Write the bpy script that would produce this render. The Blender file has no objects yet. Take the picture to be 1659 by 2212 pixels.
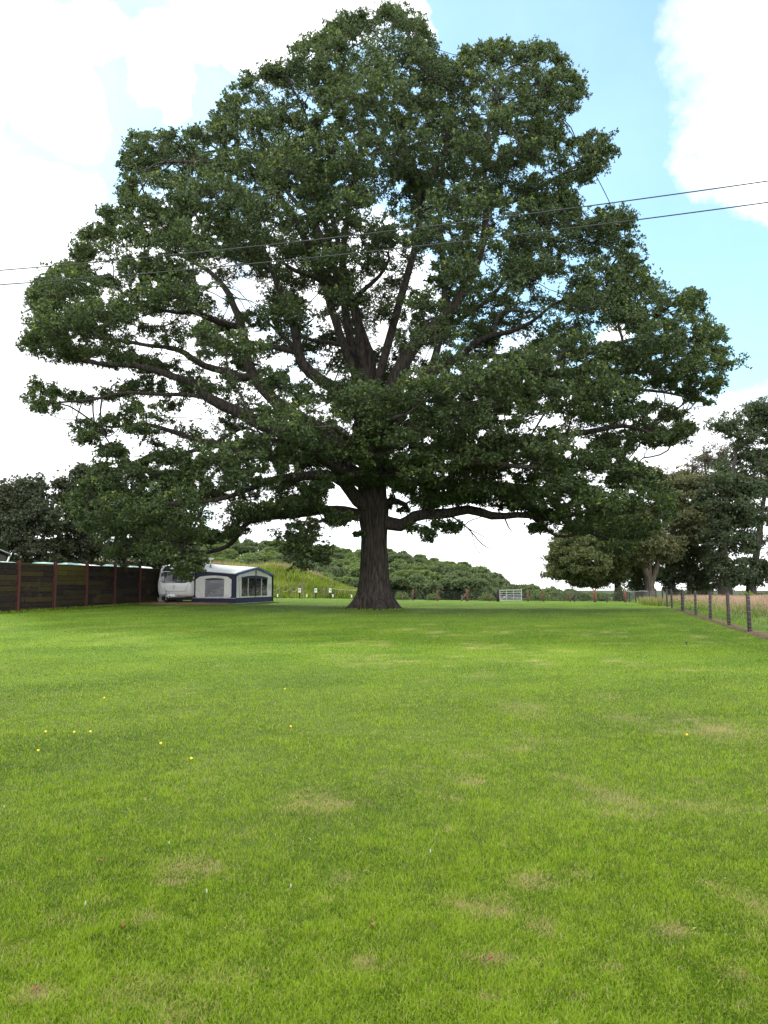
import bpy, math, random
import numpy as np
from mathutils import Vector
random.seed(7); RNG = np.random.default_rng(11)
S = bpy.context.scene
COL = S.collection
R = math.radians
# ------------------------------------------------------------ camera, world, sun, exposure
FPX = 1660.0; CX, CY = 829.5, 1106.0; EYE = 1.53; PITCH = math.atan(155/1660)
cam = bpy.data.objects.new('camera', bpy.data.cameras.new('camera')); COL.objects.link(cam)
cam.location = (0, 0, EYE); cam.rotation_euler = (R(90)+PITCH, 0, 0)
cam.data.sensor_fit = 'VERTICAL'; cam.data.sensor_height = 24.0
cam.data.lens = 24.0*FPX/2212.0
cam.data.clip_start = 0.05; cam.data.clip_end = 6000
S.camera = cam
CP, SP = math.cos(PITCH), math.sin(PITCH)
def ray(px, py):
    x = (np.asarray(px, float)-CX)/FPX; z = (CY-np.asarray(py, float))/FPX
    return x, CP - z*SP, SP + z*CP
def at(px, py, Y):
    x, y, z = ray(px, py); t = Y/y
    return np.stack([x*t, y*t, EYE+z*t], -1)
def proj(P):
    X, Y, Z = P[..., 0], P[..., 1], P[..., 2]-EYE
    d = Y*CP+Z*SP; up = -Y*SP+Z*CP
    return CX+FPX*X/d, CY-FPX*up/d

SUN_EL, SUN_AZ = 53.0, -27.0          # azimuth measured from +Y towards +X
w = bpy.data.worlds.new('World'); S.world = w; w.use_nodes = True
nt = w.node_tree; N = nt.nodes; L = nt.links; N.clear()
out = N.new('ShaderNodeOutputWorld'); bg = N.new('ShaderNodeBackground'); L.new(bg.outputs[0], out.inputs[0])
sky = N.new('ShaderNodeTexSky'); sky.sky_type = 'NISHITA'; sky.sun_disc = False
sky.sun_elevation = R(SUN_EL); sky.sun_rotation = R(SUN_AZ); sky.air_density = 1.0; sky.dust_density = 0.2; sky.ozone_density = 1.0
tc = N.new('ShaderNodeTexCoord')
def M(op, a, b=None, c=None, clamp=False):
    n = N.new('ShaderNodeMath'); n.operation = op; n.use_clamp = clamp
    for i, v in enumerate((a, b, c)):
        if v is None: continue
        if isinstance(v, (int, float)): n.inputs[i].default_value = v
        else: L.new(v, n.inputs[i])
    return n.outputs[0]
def noise(scale, detail, rough, vec=None, dist=0.0):
    n = N.new('ShaderNodeTexNoise'); n.inputs['Scale'].default_value = scale; n.inputs['Detail'].default_value = detail
    n.inputs['Roughness'].default_value = rough; n.inputs['Distortion'].default_value = dist
    if vec is not None: L.new(vec, n.inputs['Vector'])
    return n
n1 = noise(3.2, 9, 0.62, tc.outputs['Generated'])
vadd = N.new('ShaderNodeVectorMath'); vadd.operation = 'SUBTRACT'; L.new(n1.outputs['Color'], vadd.inputs[0]); vadd.inputs[1].default_value = (.5, .5, .5)
vsc = N.new('ShaderNodeVectorMath'); vsc.operation = 'SCALE'; L.new(vadd.outputs[0], vsc.inputs[0]); vsc.inputs[3].default_value = 0.20
vs2 = N.new('ShaderNodeVectorMath'); vs2.operation = 'ADD'; L.new(tc.outputs['Generated'], vs2.inputs[0]); L.new(vsc.outputs[0], vs2.inputs[1])
nrm = N.new('ShaderNodeVectorMath'); nrm.operation = 'NORMALIZE'; L.new(vs2.outputs[0], nrm.inputs[0])
CLOUDS = [  # screen place of each cloud bank and its half width, as directions in the real sky
 (1650,150,185),(1600,300,130),(1700,40,200),(1670,390,60),(1480,348,24),(1590,90,80),
 (660,10,110),(560,30,90),(760,-10,110),(870,30,50),(900,75,35),(430,10,70),(350,130,85),(390,215,50),(330,60,60),
 (60,150,110),(150,230,70),(10,30,90),(200,60,60),
 (70,500,160),(40,700,260),(200,640,200),(140,410,60),(380,600,160),(350,860,330),(800,700,230),(620,620,140),
 (900,640,70),(1330,730,50),(1080,1010,300),(700,1000,300),(100,1000,300),(1420,1030,220),(1640,1060,200),(-200,900,300),(-250,400,260),
 (2100,300,300),(2000,700,220),(300,-500,300),(1500,-700,280)]
blob = None
for (px, py, r) in CLOUDS:
    x, y, z = ray(px, py); v = Vector((float(x), float(y), float(z))).normalized()
    d = N.new('ShaderNodeVectorMath'); d.operation = 'DOT_PRODUCT'; L.new(nrm.outputs[0], d.inputs[0]); d.inputs[1].default_value = v
    c = math.cos(math.atan(r/FPX)); 
    m = M('MULTIPLY', M('SUBTRACT', d.outputs['Value'], c), 1.0/(1-c))   # 1 at centre, 0 at rim
    blob = m if blob is None else M('MAXIMUM', blob, m)
n2 = noise(7.0, 8, 0.6, tc.outputs['Generated'], 0.3)
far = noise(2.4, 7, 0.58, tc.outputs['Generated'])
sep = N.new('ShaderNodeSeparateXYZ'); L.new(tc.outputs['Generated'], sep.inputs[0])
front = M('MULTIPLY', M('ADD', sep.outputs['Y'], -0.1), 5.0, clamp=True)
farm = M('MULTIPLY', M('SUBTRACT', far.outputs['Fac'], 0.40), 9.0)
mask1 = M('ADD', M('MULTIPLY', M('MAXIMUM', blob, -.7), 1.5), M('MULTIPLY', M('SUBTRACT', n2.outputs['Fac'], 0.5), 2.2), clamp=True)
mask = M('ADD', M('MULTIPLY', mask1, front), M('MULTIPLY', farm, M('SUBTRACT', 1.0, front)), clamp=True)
thin = M('MULTIPLY', M('SUBTRACT', noise(1.6, 6, 0.55, tc.outputs['Generated']).outputs['Fac'], 0.42), 1.2, clamp=True)
vd = N.new('ShaderNodeVectorMath'); vd.operation = 'DOT_PRODUCT'; L.new(nrm.outputs[0], vd.inputs[0]); _v = ray(150, 260); vd.inputs[1].default_value = Vector([float(q) for q in _v]).normalized()
veil = M('MULTIPLY', M('MULTIPLY', M('SUBTRACT', vd.outputs['Value'], math.cos(R(19))), 1/(1-math.cos(R(19))), clamp=True), 1.3, clamp=True)
thin = M('MAXIMUM', thin, M('MULTIPLY', veil, .55)); lowsky = M('MULTIPLY', M('SUBTRACT', 0.24, sep.outputs['Z']), 4.5, clamp=True)
mask = M('MAXIMUM', mask, M('MAXIMUM', M('MULTIPLY', thin, 0.30), M('MULTIPLY', lowsky, 0.95)))
mx = N.new('ShaderNodeMixRGB'); L.new(mask, mx.inputs[0]); 
SKYK = 1.0
skb = N.new('ShaderNodeMixRGB'); skb.blend_type = 'MULTIPLY'; skb.inputs[0].default_value = 1; L.new(sky.outputs[0], skb.inputs[1]); skb.inputs[2].default_value = (1.40, 1.64, 1.44, 1)
L.new(skb.outputs[0], mx.inputs[1]); ccol = N.new('ShaderNodeMixRGB'); ccol.inputs[1].default_value = (12.5, 12.8, 13.1, 1); ccol.inputs[2].default_value = (30, 30.5, 31, 1); L.new(M('MULTIPLY', M('SUBTRACT', 0.15, sep.outputs['Y']), 2.5, clamp=True), ccol.inputs[0]); cvar = N.new('ShaderNodeVectorMath'); cvar.operation = 'SCALE'; L.new(ccol.outputs[0], cvar.inputs[0]); L.new(M('ADD', M('MULTIPLY', M('MULTIPLY', M('SUBTRACT', noise(5.0, 7, 0.6, tc.outputs['Generated']).outputs['Fac'], 0.36), 3.2, clamp=True), 0.50), 0.60), cvar.inputs[3]); L.new(cvar.outputs[0], mx.inputs[2])  # unseen clouds behind the camera are brightened as fill for oak and caravan fronts
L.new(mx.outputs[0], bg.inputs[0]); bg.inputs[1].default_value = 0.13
sun = bpy.data.objects.new('sun', bpy.data.lights.new('sun', 'SUN')); COL.objects.link(sun)
sun.data.energy = 4.3; sun.data.angle = R(6.0); sun.data.color = (1, .95, .86)
sd = Vector((math.sin(R(SUN_AZ))*math.cos(R(SUN_EL)), math.cos(R(SUN_AZ))*math.cos(R(SUN_EL)), math.sin(R(SUN_EL))))
sun.rotation_euler = sd.to_track_quat('Z', 'Y').to_euler(); sun.location = (0, 0, 60)
S.view_settings.view_transform = 'Standard'; S.view_settings.look = 'None'; S.view_settings.gamma = 1; S.view_settings.exposure = 0.45
S.cycles.max_bounces = 6; S.cycles.diffuse_bounces = 3; S.cycles.transmission_bounces = 4; S.cycles.transparent_max_bounces = 8

# ------------------------------------------------------------ helpers
def tag(o, label=None, cat=None, group=None, kind=None):
    if label: o['label'] = label
    if cat: o['category'] = cat
    if group: o['group'] = group
    if kind: o['kind'] = kind
    return o
def thing(name, loc, label, cat, group=None):
    o = bpy.data.objects.new(name, None); o.empty_display_size = .2; o.location = Vector([float(v) for v in loc]); COL.objects.link(o)
    o.matrix_world.translation = o.location
    return tag(o, label, cat, group)
def origin(o):
    p = Vector((0, 0, 0))
    while o is not None: p += o.location; o = o.parent
    return np.array(p)
def link(name, me, parent=None):
    o = bpy.data.objects.new(name, me); COL.objects.link(o)
    if parent is not None: o.parent = parent
    return o
def mesh_np(name, V, F, mats, parent=None, smooth=False, attrs=None, matidx=None, loc=None):
    """V (n,3) world coords; F list/array of faces (arrays of equal size k) or list of arrays."""
    V = np.asarray(V, np.float64)
    org = origin(parent) if parent is not None else np.zeros(3)
    if loc is not None: org = np.array(loc, float)
    V = V-org
    Fs = F if isinstance(F, list) else [F]
    Fs = [np.asarray(f, np.int32) for f in Fs if len(f)]
    me = bpy.data.meshes.new(name); me.vertices.add(len(V)); me.vertices.foreach_set('co', V.astype(np.float32).ravel())
    idx = np.concatenate([f.ravel() for f in Fs]); tot = np.concatenate([np.full(len(f), f.shape[1], np.int32) for f in Fs])
    me.loops.add(len(idx)); me.loops.foreach_set('vertex_index', idx)
    me.polygons.add(len(tot)); st = np.concatenate([[0], np.cumsum(tot)[:-1]]).astype(np.int32)
    me.polygons.foreach_set('loop_start', st); me.polygons.foreach_set('loop_total', tot)
    for m in (mats if isinstance(mats, (list, tuple)) else [mats]): me.materials.append(m)
    if matidx is not None: me.polygons.foreach_set('material_index', np.asarray(matidx, np.int32))
    if smooth: me.polygons.foreach_set('use_smooth', np.ones(len(tot), bool))
    me.update(calc_edges=True)
    for k, (dom, arr) in (attrs or {}).items():
        a = me.attributes.new(k, 'FLOAT', dom); a.data.foreach_set('value', np.asarray(arr, np.float32))
    o = link(name, me, parent)
    if loc is not None: o.location = Vector([float(v) for v in loc])
    return o
class MB:
    """collects shapes in world coordinates and links them as one mesh"""
    def __init__(s): s.v = []; s.f = []; s.t = []
    def add(s, vs, fs, t=0.5):
        b = len(s.v); s.v += [tuple(map(float, v)) for v in vs]; s.f += [tuple(b+i for i in f) for f in fs]; s.t += [t]*len(fs); return s
    def box(s, c, sx, sy, sz, ux=(1, 0, 0), uy=(0, 1, 0), uz=(0, 0, 1), t=.5, taper=1.0):
        c = np.array(c, float); ux = np.array(ux, float)*sx/2; uy = np.array(uy, float)*sy/2; uz = np.array(uz, float)*sz/2
        vs = [c+a*ux*(taper if e > 0 else 1)+b*uy*(taper if e > 0 else 1)+e*uz for e in (-1, 1) for (a, b) in ((-1, -1), (1, -1), (1, 1), (-1, 1))]
        return s.add(vs, [(3, 2, 1, 0), (4, 5, 6, 7), (0, 1, 5, 4), (1, 2, 6, 5), (2, 3, 7, 6), (3, 0, 4, 7)], t)
    def tube(s, pts, rs, n=8, t=.5, cap=True):
        pts = [np.array(p, float) for p in pts]
        if not hasattr(rs, '__len__'): rs = [rs]*len(pts)
        d0 = pts[1]-pts[0]; ref = np.array((0, 0, 1.)) if abs(d0[2]) < .8*np.linalg.norm(d0) else np.array((1., 0, 0))
        vs = []; 
        for i, p in enumerate(pts):
            d = pts[min(i+1, len(pts)-1)]-pts[max(i-1, 0)]; d = d/(np.linalg.norm(d)+1e-9)
            a = np.cross(ref, d); a /= np.linalg.norm(a)+1e-9; b = np.cross(d, a)
            for k in range(n):
                q = 2*math.pi*k/n; vs.append(p+rs[i]*(math.cos(q)*a+math.sin(q)*b))
        fs = [(i*n+k, i*n+(k+1) % n, (i+1)*n+(k+1) % n, (i+1)*n+k) for i in range(len(pts)-1) for k in range(n)]
        if cap: fs += [tuple(range(n))[::-1], tuple((len(pts)-1)*n+k for k in range(n))]
        return s.add(vs, fs, t)
    def prism(s, poly, depth, t=.5):
        """poly: list of 3-D points of a flat outline; depth: 3-vector thickness"""
        n = len(poly); p = [np.array(q, float) for q in poly]; d = np.array(depth, float)
        vs = p+[q+d for q in p]
        return s.add(vs, [tuple(range(n))[::-1], tuple(range(n, 2*n))]+[(i, (i+1) % n, n+(i+1) % n, n+i) for i in range(n)], t)
    def build(s, name, m, parent=None, smooth=False, bevel=0.0, loc=None, seg=2):
        org = origin(parent) if parent is not None else np.zeros(3)
        if loc is not None: org = np.array(loc, float)
        me = bpy.data.meshes.new(name); me.from_pydata([tuple(np.array(v)-org) for v in s.v], [], s.f); me.materials.append(m)
        a = me.attributes.new('tint', 'FLOAT', 'FACE'); a.data.foreach_set('value', np.array(s.t, np.float32))
        if smooth: me.polygons.foreach_set('use_smooth', np.ones(len(me.polygons), bool))
        me.update(); o = link(name, me, parent)
        if loc is not None: o.location = Vector([float(v) for v in loc])
        if bevel:
            b = o.modifiers.new('bevel', 'BEVEL'); b.width = bevel; b.segments = seg; b.limit_method = 'ANGLE'; b.angle_limit = R(40)
        return o
def copy_tree(o, loc, label=None, rz=None, sc=None, parent=None):
    c = o.copy(); COL.objects.link(c)
    if parent is not None: c.parent = parent
    else:
        c.location = Vector([float(v) for v in loc])
        if rz is not None: c.rotation_euler = (0, 0, rz)
        if sc is not None: c.scale = sc
        if label: c['label'] = label
    for ch in o.children: copy_tree(ch, None, parent=c)
    return c
# value noise in numpy
def vnoise(x, y, seed=0):
    x = np.asarray(x, float); y = np.asarray(y, float)
    xi = np.floor(x).astype(np.int64); yi = np.floor(y).astype(np.int64); fx = x-xi; fy = y-yi
    fx = fx*fx*(3-2*fx); fy = fy*fy*(3-2*fy)
    def h(a, b):
        n = (a*374761393+b*668265263+seed*974634777) & 0xffffffff
        n = ((n ^ (n >> 13))*1274126177) & 0xffffffff
        return ((n ^ (n >> 16)) & 0xffff)/65535.0
    return (h(xi, yi)*(1-fx)+h(xi+1, yi)*fx)*(1-fy)+(h(xi, yi+1)*(1-fx)+h(xi+1, yi+1)*fx)*fy
def fbm(x, y, o=4, seed=0):
    s = 0; a = .5; t = 0
    for i in range(o): s = s+a*vnoise(x*2**i+17*i, y*2**i+31*i, seed+i); t += a; a *= .5
    return s/t
def smooth(a, b, x):
    t = np.clip((np.asarray(x, float)-a)/(b-a), 0, 1); return t*t*(3-2*t)

# ------------------------------------------------------------ materials
def new_mat(name):
    m = bpy.data.materials.new(name); m.use_nodes = True; return m, m.node_tree.nodes, m.node_tree.links
def rgba(c): return (c[0], c[1], c[2], 1)
def pmat(name, c1, c2=None, rough=.6, scale=6.0, bump=0.0, bscale=None, stretch=(1, 1, 1), metal=0.0, detail=6, contrast=(.35, .65), spec=.5, tint=None, dist=.01, weather=None):
    """procedural surface: two colours mixed by noise, optional bump, optional tint attribute colour"""
    m, n, l = new_mat(name); b = n['Principled BSDF']; b.inputs['Roughness'].default_value = rough; b.inputs['Metallic'].default_value = metal
    b.inputs['Specular IOR Level'].default_value = spec
    c2 = c2 or tuple(v*.8 for v in c1)
    t = n.new('ShaderNodeTexCoord'); mp = n.new('ShaderNodeMapping'); l.new(t.outputs['Object'], mp.inputs[0]); mp.inputs['Scale'].default_value = stretch
    no = n.new('ShaderNodeTexNoise'); no.inputs['Scale'].default_value = scale; no.inputs['Detail'].default_value = detail; no.inputs['Roughness'].default_value = .6; l.new(mp.outputs[0], no.inputs['Vector'])
    cr = n.new('ShaderNodeValToRGB'); cr.color_ramp.elements[0].position = contrast[0]; cr.color_ramp.elements[1].position = contrast[1]
    cr.color_ramp.elements[0].color = rgba(c2); cr.color_ramp.elements[1].color = rgba(c1); l.new(no.outputs['Fac'], cr.inputs[0]); col = cr.outputs[0]
    if tint:
        a = n.new('ShaderNodeAttribute'); a.attribute_name = 'tint'; mx = n.new('ShaderNodeMixRGB'); l.new(a.outputs['Fac'], mx.inputs[0]); l.new(col, mx.inputs[1]); mx.inputs[2].default_value = rgba(tint); col = mx.outputs[0]
    if weather:
        wn = n.new('ShaderNodeTexNoise'); wn.inputs['Scale'].default_value = weather[1]; wn.inputs['Detail'].default_value = 5; l.new(t.outputs['Object'], wn.inputs['Vector'])
        wr = n.new('ShaderNodeValToRGB'); wr.color_ramp.elements[0].position = weather[2]; wr.color_ramp.elements[1].position = weather[2]+.15; l.new(wn.outputs['Fac'], wr.inputs[0])
        mx = n.new('ShaderNodeMixRGB'); l.new(wr.outputs[0], mx.inputs[0]); l.new(col, mx.inputs[1]); mx.inputs[2].default_value = rgba(weather[0]); col = mx.outputs[0]
    l.new(col, b.inputs['Base Color'])
    if bump:
        bn = n.new('ShaderNodeTexNoise'); bn.inputs['Scale'].default_value = bscale or scale*3; bn.inputs['Detail'].default_value = 5; l.new(mp.outputs[0], bn.inputs['Vector'])
        bu = n.new('ShaderNodeBump'); bu.inputs['Strength'].default_value = bump; bu.inputs['Distance'].default_value = dist; l.new(bn.outputs['Fac'], bu.inputs['Height']); l.new(bu.outputs[0], b.inputs['Normal'])
    return m
def leafmat(name, dark, light, trans=.35, tip=None, gloss=.03, rough=.5):
    m, n, l = new_mat(name); n.remove(n['Principled BSDF']); o = n['Material Output']
    a = n.new('ShaderNodeAttribute'); a.attribute_name = 'tint'
    cr = n.new('ShaderNodeValToRGB'); e = cr.color_ramp.elements; e[0].position = 0; e[0].color = rgba(dark); e[1].position = .75; e[1].color = rgba(light)
    e2 = e.new(1.0); e2.color = rgba(tip or light); l.new(a.outputs['Fac'], cr.inputs[0])
    d = n.new('ShaderNodeBsdfDiffuse'); tr = n.new('ShaderNodeBsdfTranslucent'); g = n.new('ShaderNodeBsdfGlossy'); g.inputs['Roughness'].default_value = rough
    hs = n.new('ShaderNodeHueSaturation'); hs.inputs['Saturation'].default_value = 1.1; hs.inputs['Value'].default_value = 1.1; hs.inputs['Hue'].default_value = .49; l.new(cr.outputs[0], hs.inputs['Color'])
    l.new(cr.outputs[0], d.inputs[0]); l.new(hs.outputs[0], tr.inputs[0])
    m1 = n.new('ShaderNodeMixShader'); m1.inputs[0].default_value = trans; l.new(d.outputs[0], m1.inputs[1]); l.new(tr.outputs[0], m1.inputs[2])
    m2 = n.new('ShaderNodeMixShader'); m2.inputs[0].default_value = gloss; l.new(m1.outputs[0], m2.inputs[1]); l.new(g.outputs[0], m2.inputs[2]); l.new(m2.outputs[0], o.inputs[0])
    return m
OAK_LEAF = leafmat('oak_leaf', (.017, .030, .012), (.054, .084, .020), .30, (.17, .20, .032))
DARK_LEAF = leafmat('dark_leaf', (.022, .036, .018), (.042, .062, .026), .22)
def barkmat(name, c1, c2, sc=9.0, st=(1, 1, .16), bump=.9):
    m = pmat(name, c1, c2, rough=.9, scale=sc, stretch=st, bump=bump, bscale=sc*1.6, contrast=(.38, .62), spec=.2, dist=.05)
    return m
BARK = barkmat('oak_bark', (.052, .042, .035), (.013, .011, .010))
TWIG = pmat('twig_bark', (.035, .029, .024), (.020, .017, .015), rough=.9, scale=4, spec=.15)
# ------------------------------------------------------------ terrain
CTRL = [(-17.6,37,.20),(-14.7,50,.30),(-9.4,49,.275),(-8,54,.275),(-16,60,.3),(0,45,.04),(-18,32,.16),(-20,24,.1),
        (8,45,0),(-12,79,.05),(-5,79,.03),(2,78,-.16),(12,78,-.26),(20,78,-.32),(26,78,-.35),(18,50,.0),(16,42,0),(23,66,-.12),(30,50,0),(40,60,-.1),(40,80,-.3),(-30,50,.35),(-30,70,.35),(60,70,-.2),(0,60,-.02),(10,62,-.08)]
CTRL += [(x, y, 0.0) for x in (-14, -5, 0, 5, 14) for y in (2, 10, 18, 27)]+[(x, -20, 0) for x in (-60, 0, 60)]+[(x, 100, z) for x, z in ((-60, .3), (-20, .2), (10, -.3), (40, -.4), (80, -.4))]+[(-70, 20, .2), (80, 20, 0), (-90, 60, .4), (100, 60, -.2)]
_C = np.array(CTRL, float); _A = np.hypot(_C[:, 0, None]-_C[None, :, 0], _C[:, 1, None]-_C[None, :, 1]); _W = np.linalg.solve(_A+np.eye(len(_C))*1e-3, _C[:, 2]-0)
def hz(X, Y):
    X = np.asarray(X, float); Y = np.asarray(Y, float); sh = X.shape; x = X.ravel(); y = Y.ravel()
    cx = np.clip(x, -100, 110); cy = np.clip(y, -25, 100)
    z = np.zeros(len(x))
    for i in range(len(_C)): z += _W[i]*np.hypot(cx-_C[i, 0], cy-_C[i, 1])
    lawn = 1-smooth(76, 84, y)
    z += .05*(fbm(x*.13, y*.13, 3, 3)-.5)*smooth(6, 20, y)
    # grass bank to the left behind the caravan
    e = -1.0-.0*y
    bank = smooth(80.0, 92, y)*smooth(e+1, e-11, x)*(1-smooth(97, 110, y))
    z += bank*(3.35+.5*(fbm(x*.2, y*.2, 3, 9)-.5)+.35*smooth(-12, -26, x))
    # ground falls away beyond the far fence, then the wooded hill rises at left
    right = smooth(14, 34, x-(y-80)*.12)
    z -= 6.0*smooth(84, 128, y)*(1-right*.93)*(1-smooth(170, 320, y)*.2)
    hill = smooth(150, 270, y)*np.clip((62-(x+.0))/110., 0, 1.15)
    z += hill*15.0*(1-right*.9)
    z -= smooth(130, 600, y)*9
    return z.reshape(sh)
def gp(px, py, y0=1.5, y1=110):
    """where the line of sight through a place of the photograph meets the ground"""
    x, y, z = ray(px, py); Y = np.geomspace(y0, y1, 1500); X = x/y*Y; Z = EYE+z/y*Y; d = Z-hz(X, Y); k = np.argmax(d < 0)
    if d[k] >= 0: k = len(Y)-1
    return np.array((X[k], Y[k], float(hz(X[k:k+1], Y[k:k+1])[0])))
def on(x, y): return np.array((x, y, float(hz(np.array([x]), np.array([y]))[0])))

# line of the fence on the right (x as a function of y) and the meadow behind it
FX = [(24.6, 11.6), (28.2, 12.55), (32.9, 13.85), (36.9, 14.85), (43, 16.6), (49, 18.25), (78, 26.2)]
def fence_x(y):
    ys, xs = zip(*FX); y = np.asarray(y, float)
    r = np.interp(y, ys, xs); r = np.where(y < 24.6, 11.6-(24.6-y)*.27, r); return np.where(y > 78, 26.2+(y-78)*.27, r)
DRY = [(1525,1570,60,20),(1555,1575,25,10),(1500,1560,22,9),(1535,1590,22,7),(1430,1577,10,4),(1350,1548,22,9),(1155,1527,10,8),(1125,1618,28,9),(1020,1690,30,14),(975,1722,30,12),
       (690,1735,70,22),(720,1720,30,10),(1340,1735,45,26),(1310,1750,25,12),(857,1782,18,6),(540,1802,24,7),(970,1792,10,7),(890,1592,20,6),(1617,1630,12,6),(415,1878,60,22),(370,1910,35,14),
       (700,1950,14,6),(1045,1965,60,20),(1555,1930,22,22),(1460,2010,35,14),(1640,1960,24,40),(1630,2020,20,14),(800,2085,50,20),(1060,2080,40,16),(1180,2010,30,12),(75,2150,40,18),(520,2020,40,16),
       (1020,2170,60,14),(1330,2100,30,14),(1600,2110,40,20),(1150,1910,50,14),(740,1900,24,12),(300,1990,40,14),(1500,1690,14,8),(1250,1890,20,10)]
DRYW = []
for (px, py, rx, ry) in DRY:
    c = gp(px, py); e1 = gp(px+rx, py); e2 = gp(px, py-ry); DRYW.append((c[0], c[1], abs(e1[0]-c[0]), abs(e2[1]-c[1])))
def dryness(x, y):
    d = np.zeros(len(x))
    for i, (cx, cy, rx, ry) in enumerate(DRYW):
        q = ((x-cx)/rx)**2+((y-cy)/ry)**2; a = q < 9
        d[a] = np.maximum(d[a], np.exp(-q[a]*.9)*.9)
    nf = fbm(x*3.1, y*3.1, 4, 21)*.5+fbm(x*11, y*11, 3, 23)*.5; d = d*np.clip((nf-.36)*4.5, 0, 1.5)
    d += .42*smooth(.57, .77, fbm(x*1.3+5, y*1.3, 5, 40)*.6+fbm(x*8, y*8, 3, 41)*.4)*(y < 30)*(.45+.55*smooth(-3, 1, x))
    return np.clip(d, 0, 1)
def lawn_tint(x, y):
    """lighter and darker swards, with the long streaks the mower left"""
    u = x*.94+y*.34; v = -x*.34+y*.94
    s = fbm(u*.32, v*1.1, 4, 60)*.5+fbm(x*.9, y*.55, 4, 61)*.32+fbm(x*3.5, y*3.5, 3, 62)*.18
    st = np.sin((x*1.0-np.maximum(y, 0)*.26)*2.2+2.0*fbm(x*.2, y*.2, 2, 70)*3)*.13
    return np.clip((s-.5)*2.3+.5+st, 0, 1)

def axis(parts): return np.unique(np.round(np.concatenate(parts), 4))
ys = axis([np.linspace(-60, -8, 14), np.arange(-8, 0, 1.), np.arange(0, 22, .22), np.arange(22, 112, .6), np.geomspace(112, 1300, 50)])
xp = np.concatenate([np.arange(0, 20, .3), np.arange(20, 50, .8), np.geomspace(50, 2500, 42)]); xs = axis([-xp, xp])
GX, GY = np.meshgrid(xs, ys); GZ = hz(GX, GY); nx, ny = len(xs), len(ys)
I = np.arange(nx*ny).reshape(ny, nx); GF = np.stack([I[:-1, :-1], I[:-1, 1:], I[1:, 1:], I[1:, :-1]], -1).reshape(-1, 4)
gx, gy = GX.ravel(), GY.ravel()
fx = fence_x(gy); meadow = smooth(0, 1.5, gx-fx-.35)
bankm = smooth(79.5, 81, gy)*smooth(1.5, -1, gx)
woodf = smooth(104, 122, gy)
dirt = np.exp(-((gx-fx-.12)/.22)**2)*(gy < 52)*(gy > 5)*(.55+.45*(fbm(gx*2, gy*2, 3, 5) > .45))
m, n, l = new_mat('grass_ground'); b = n['Principled BSDF']; b.inputs['Roughness'].default_value = .95; b.inputs['Specular IOR Level'].default_value = .1
def attr(nm):
    a = n.new('ShaderNodeAttribute'); a.attribute_name = nm; return a.outputs['Fac']
def mixc(f, a, bb):
    mx = n.new('ShaderNodeMixRGB'); 
    for i, v in enumerate((f, a, bb)):
        if isinstance(v, tuple): mx.inputs[i].default_value = rgba(v)
        elif isinstance(v, float): mx.inputs[i].default_value = v
        else: l.new(v, mx.inputs[i])
    return mx.outputs[0]
G_DARK, G_LITE, G_DRY = (.044, .095, .005), (.212, .312, .018), (.36, .28, .13)
tcg = n.new('ShaderNodeNewGeometry'); na = n.new('ShaderNodeTexNoise'); na.inputs['Scale'].default_value = 5; na.inputs['Detail'].default_value = 10; na.inputs['Roughness'].default_value = .75; l.new(tcg.outputs['Position'], na.inputs['Vector'])
mt = n.new('ShaderNodeMath'); mt.operation = 'MULTIPLY_ADD'; l.new(na.outputs['Fac'], mt.inputs[0]); mt.inputs[1].default_value = 1.3; mt.inputs[2].default_value = -.65
ma = n.new('ShaderNodeMath'); ma.operation = 'ADD'; ma.use_clamp = True; l.new(mt.outputs[0], ma.inputs[0]); l.new(attr('tint'), ma.inputs[1])
c = mixc(ma.outputs[0], (.044, .092, .004), (.090, .142, .008)); c = mixc(attr('dry'), c, G_DRY); c = mixc(attr('soil_shade'), c, (.050, .062, .018))  # last mix: soil colour with shade between the near blades painted in
c = mixc(attr('meadow'), c, (.10, .15, .035)); c = mixc(attr('dirt'), c, (.19, .11, .06)); c = mixc(attr('wood'), c, (.030, .042, .018)); l.new(c, b.inputs['Base Color'])
bu = n.new('ShaderNodeBump'); bu.inputs['Strength'].default_value = .6; bu.inputs['Distance'].default_value = .03; l.new(na.outputs['Fac'], bu.inputs['Height']); l.new(bu.outputs[0], b.inputs['Normal'])
gobj = mesh_np('ground', np.stack([gx, gy, GZ.ravel()], -1), GF, m, smooth=True, attrs={'tint': ('POINT', lawn_tint(gx, gy)), 'dry': ('POINT', dryness(gx, gy)), 'meadow': ('POINT', np.maximum(meadow, bankm)*(gy < 130)), 'dirt': ('POINT', dirt), 'wood': ('POINT', woodf), 'soil_shade': ('POINT', .75*(1-smooth(7, 20, gy)))})
tag(gobj, 'mown grass field rising and falling gently to the far fences', None, None, 'structure')

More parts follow.
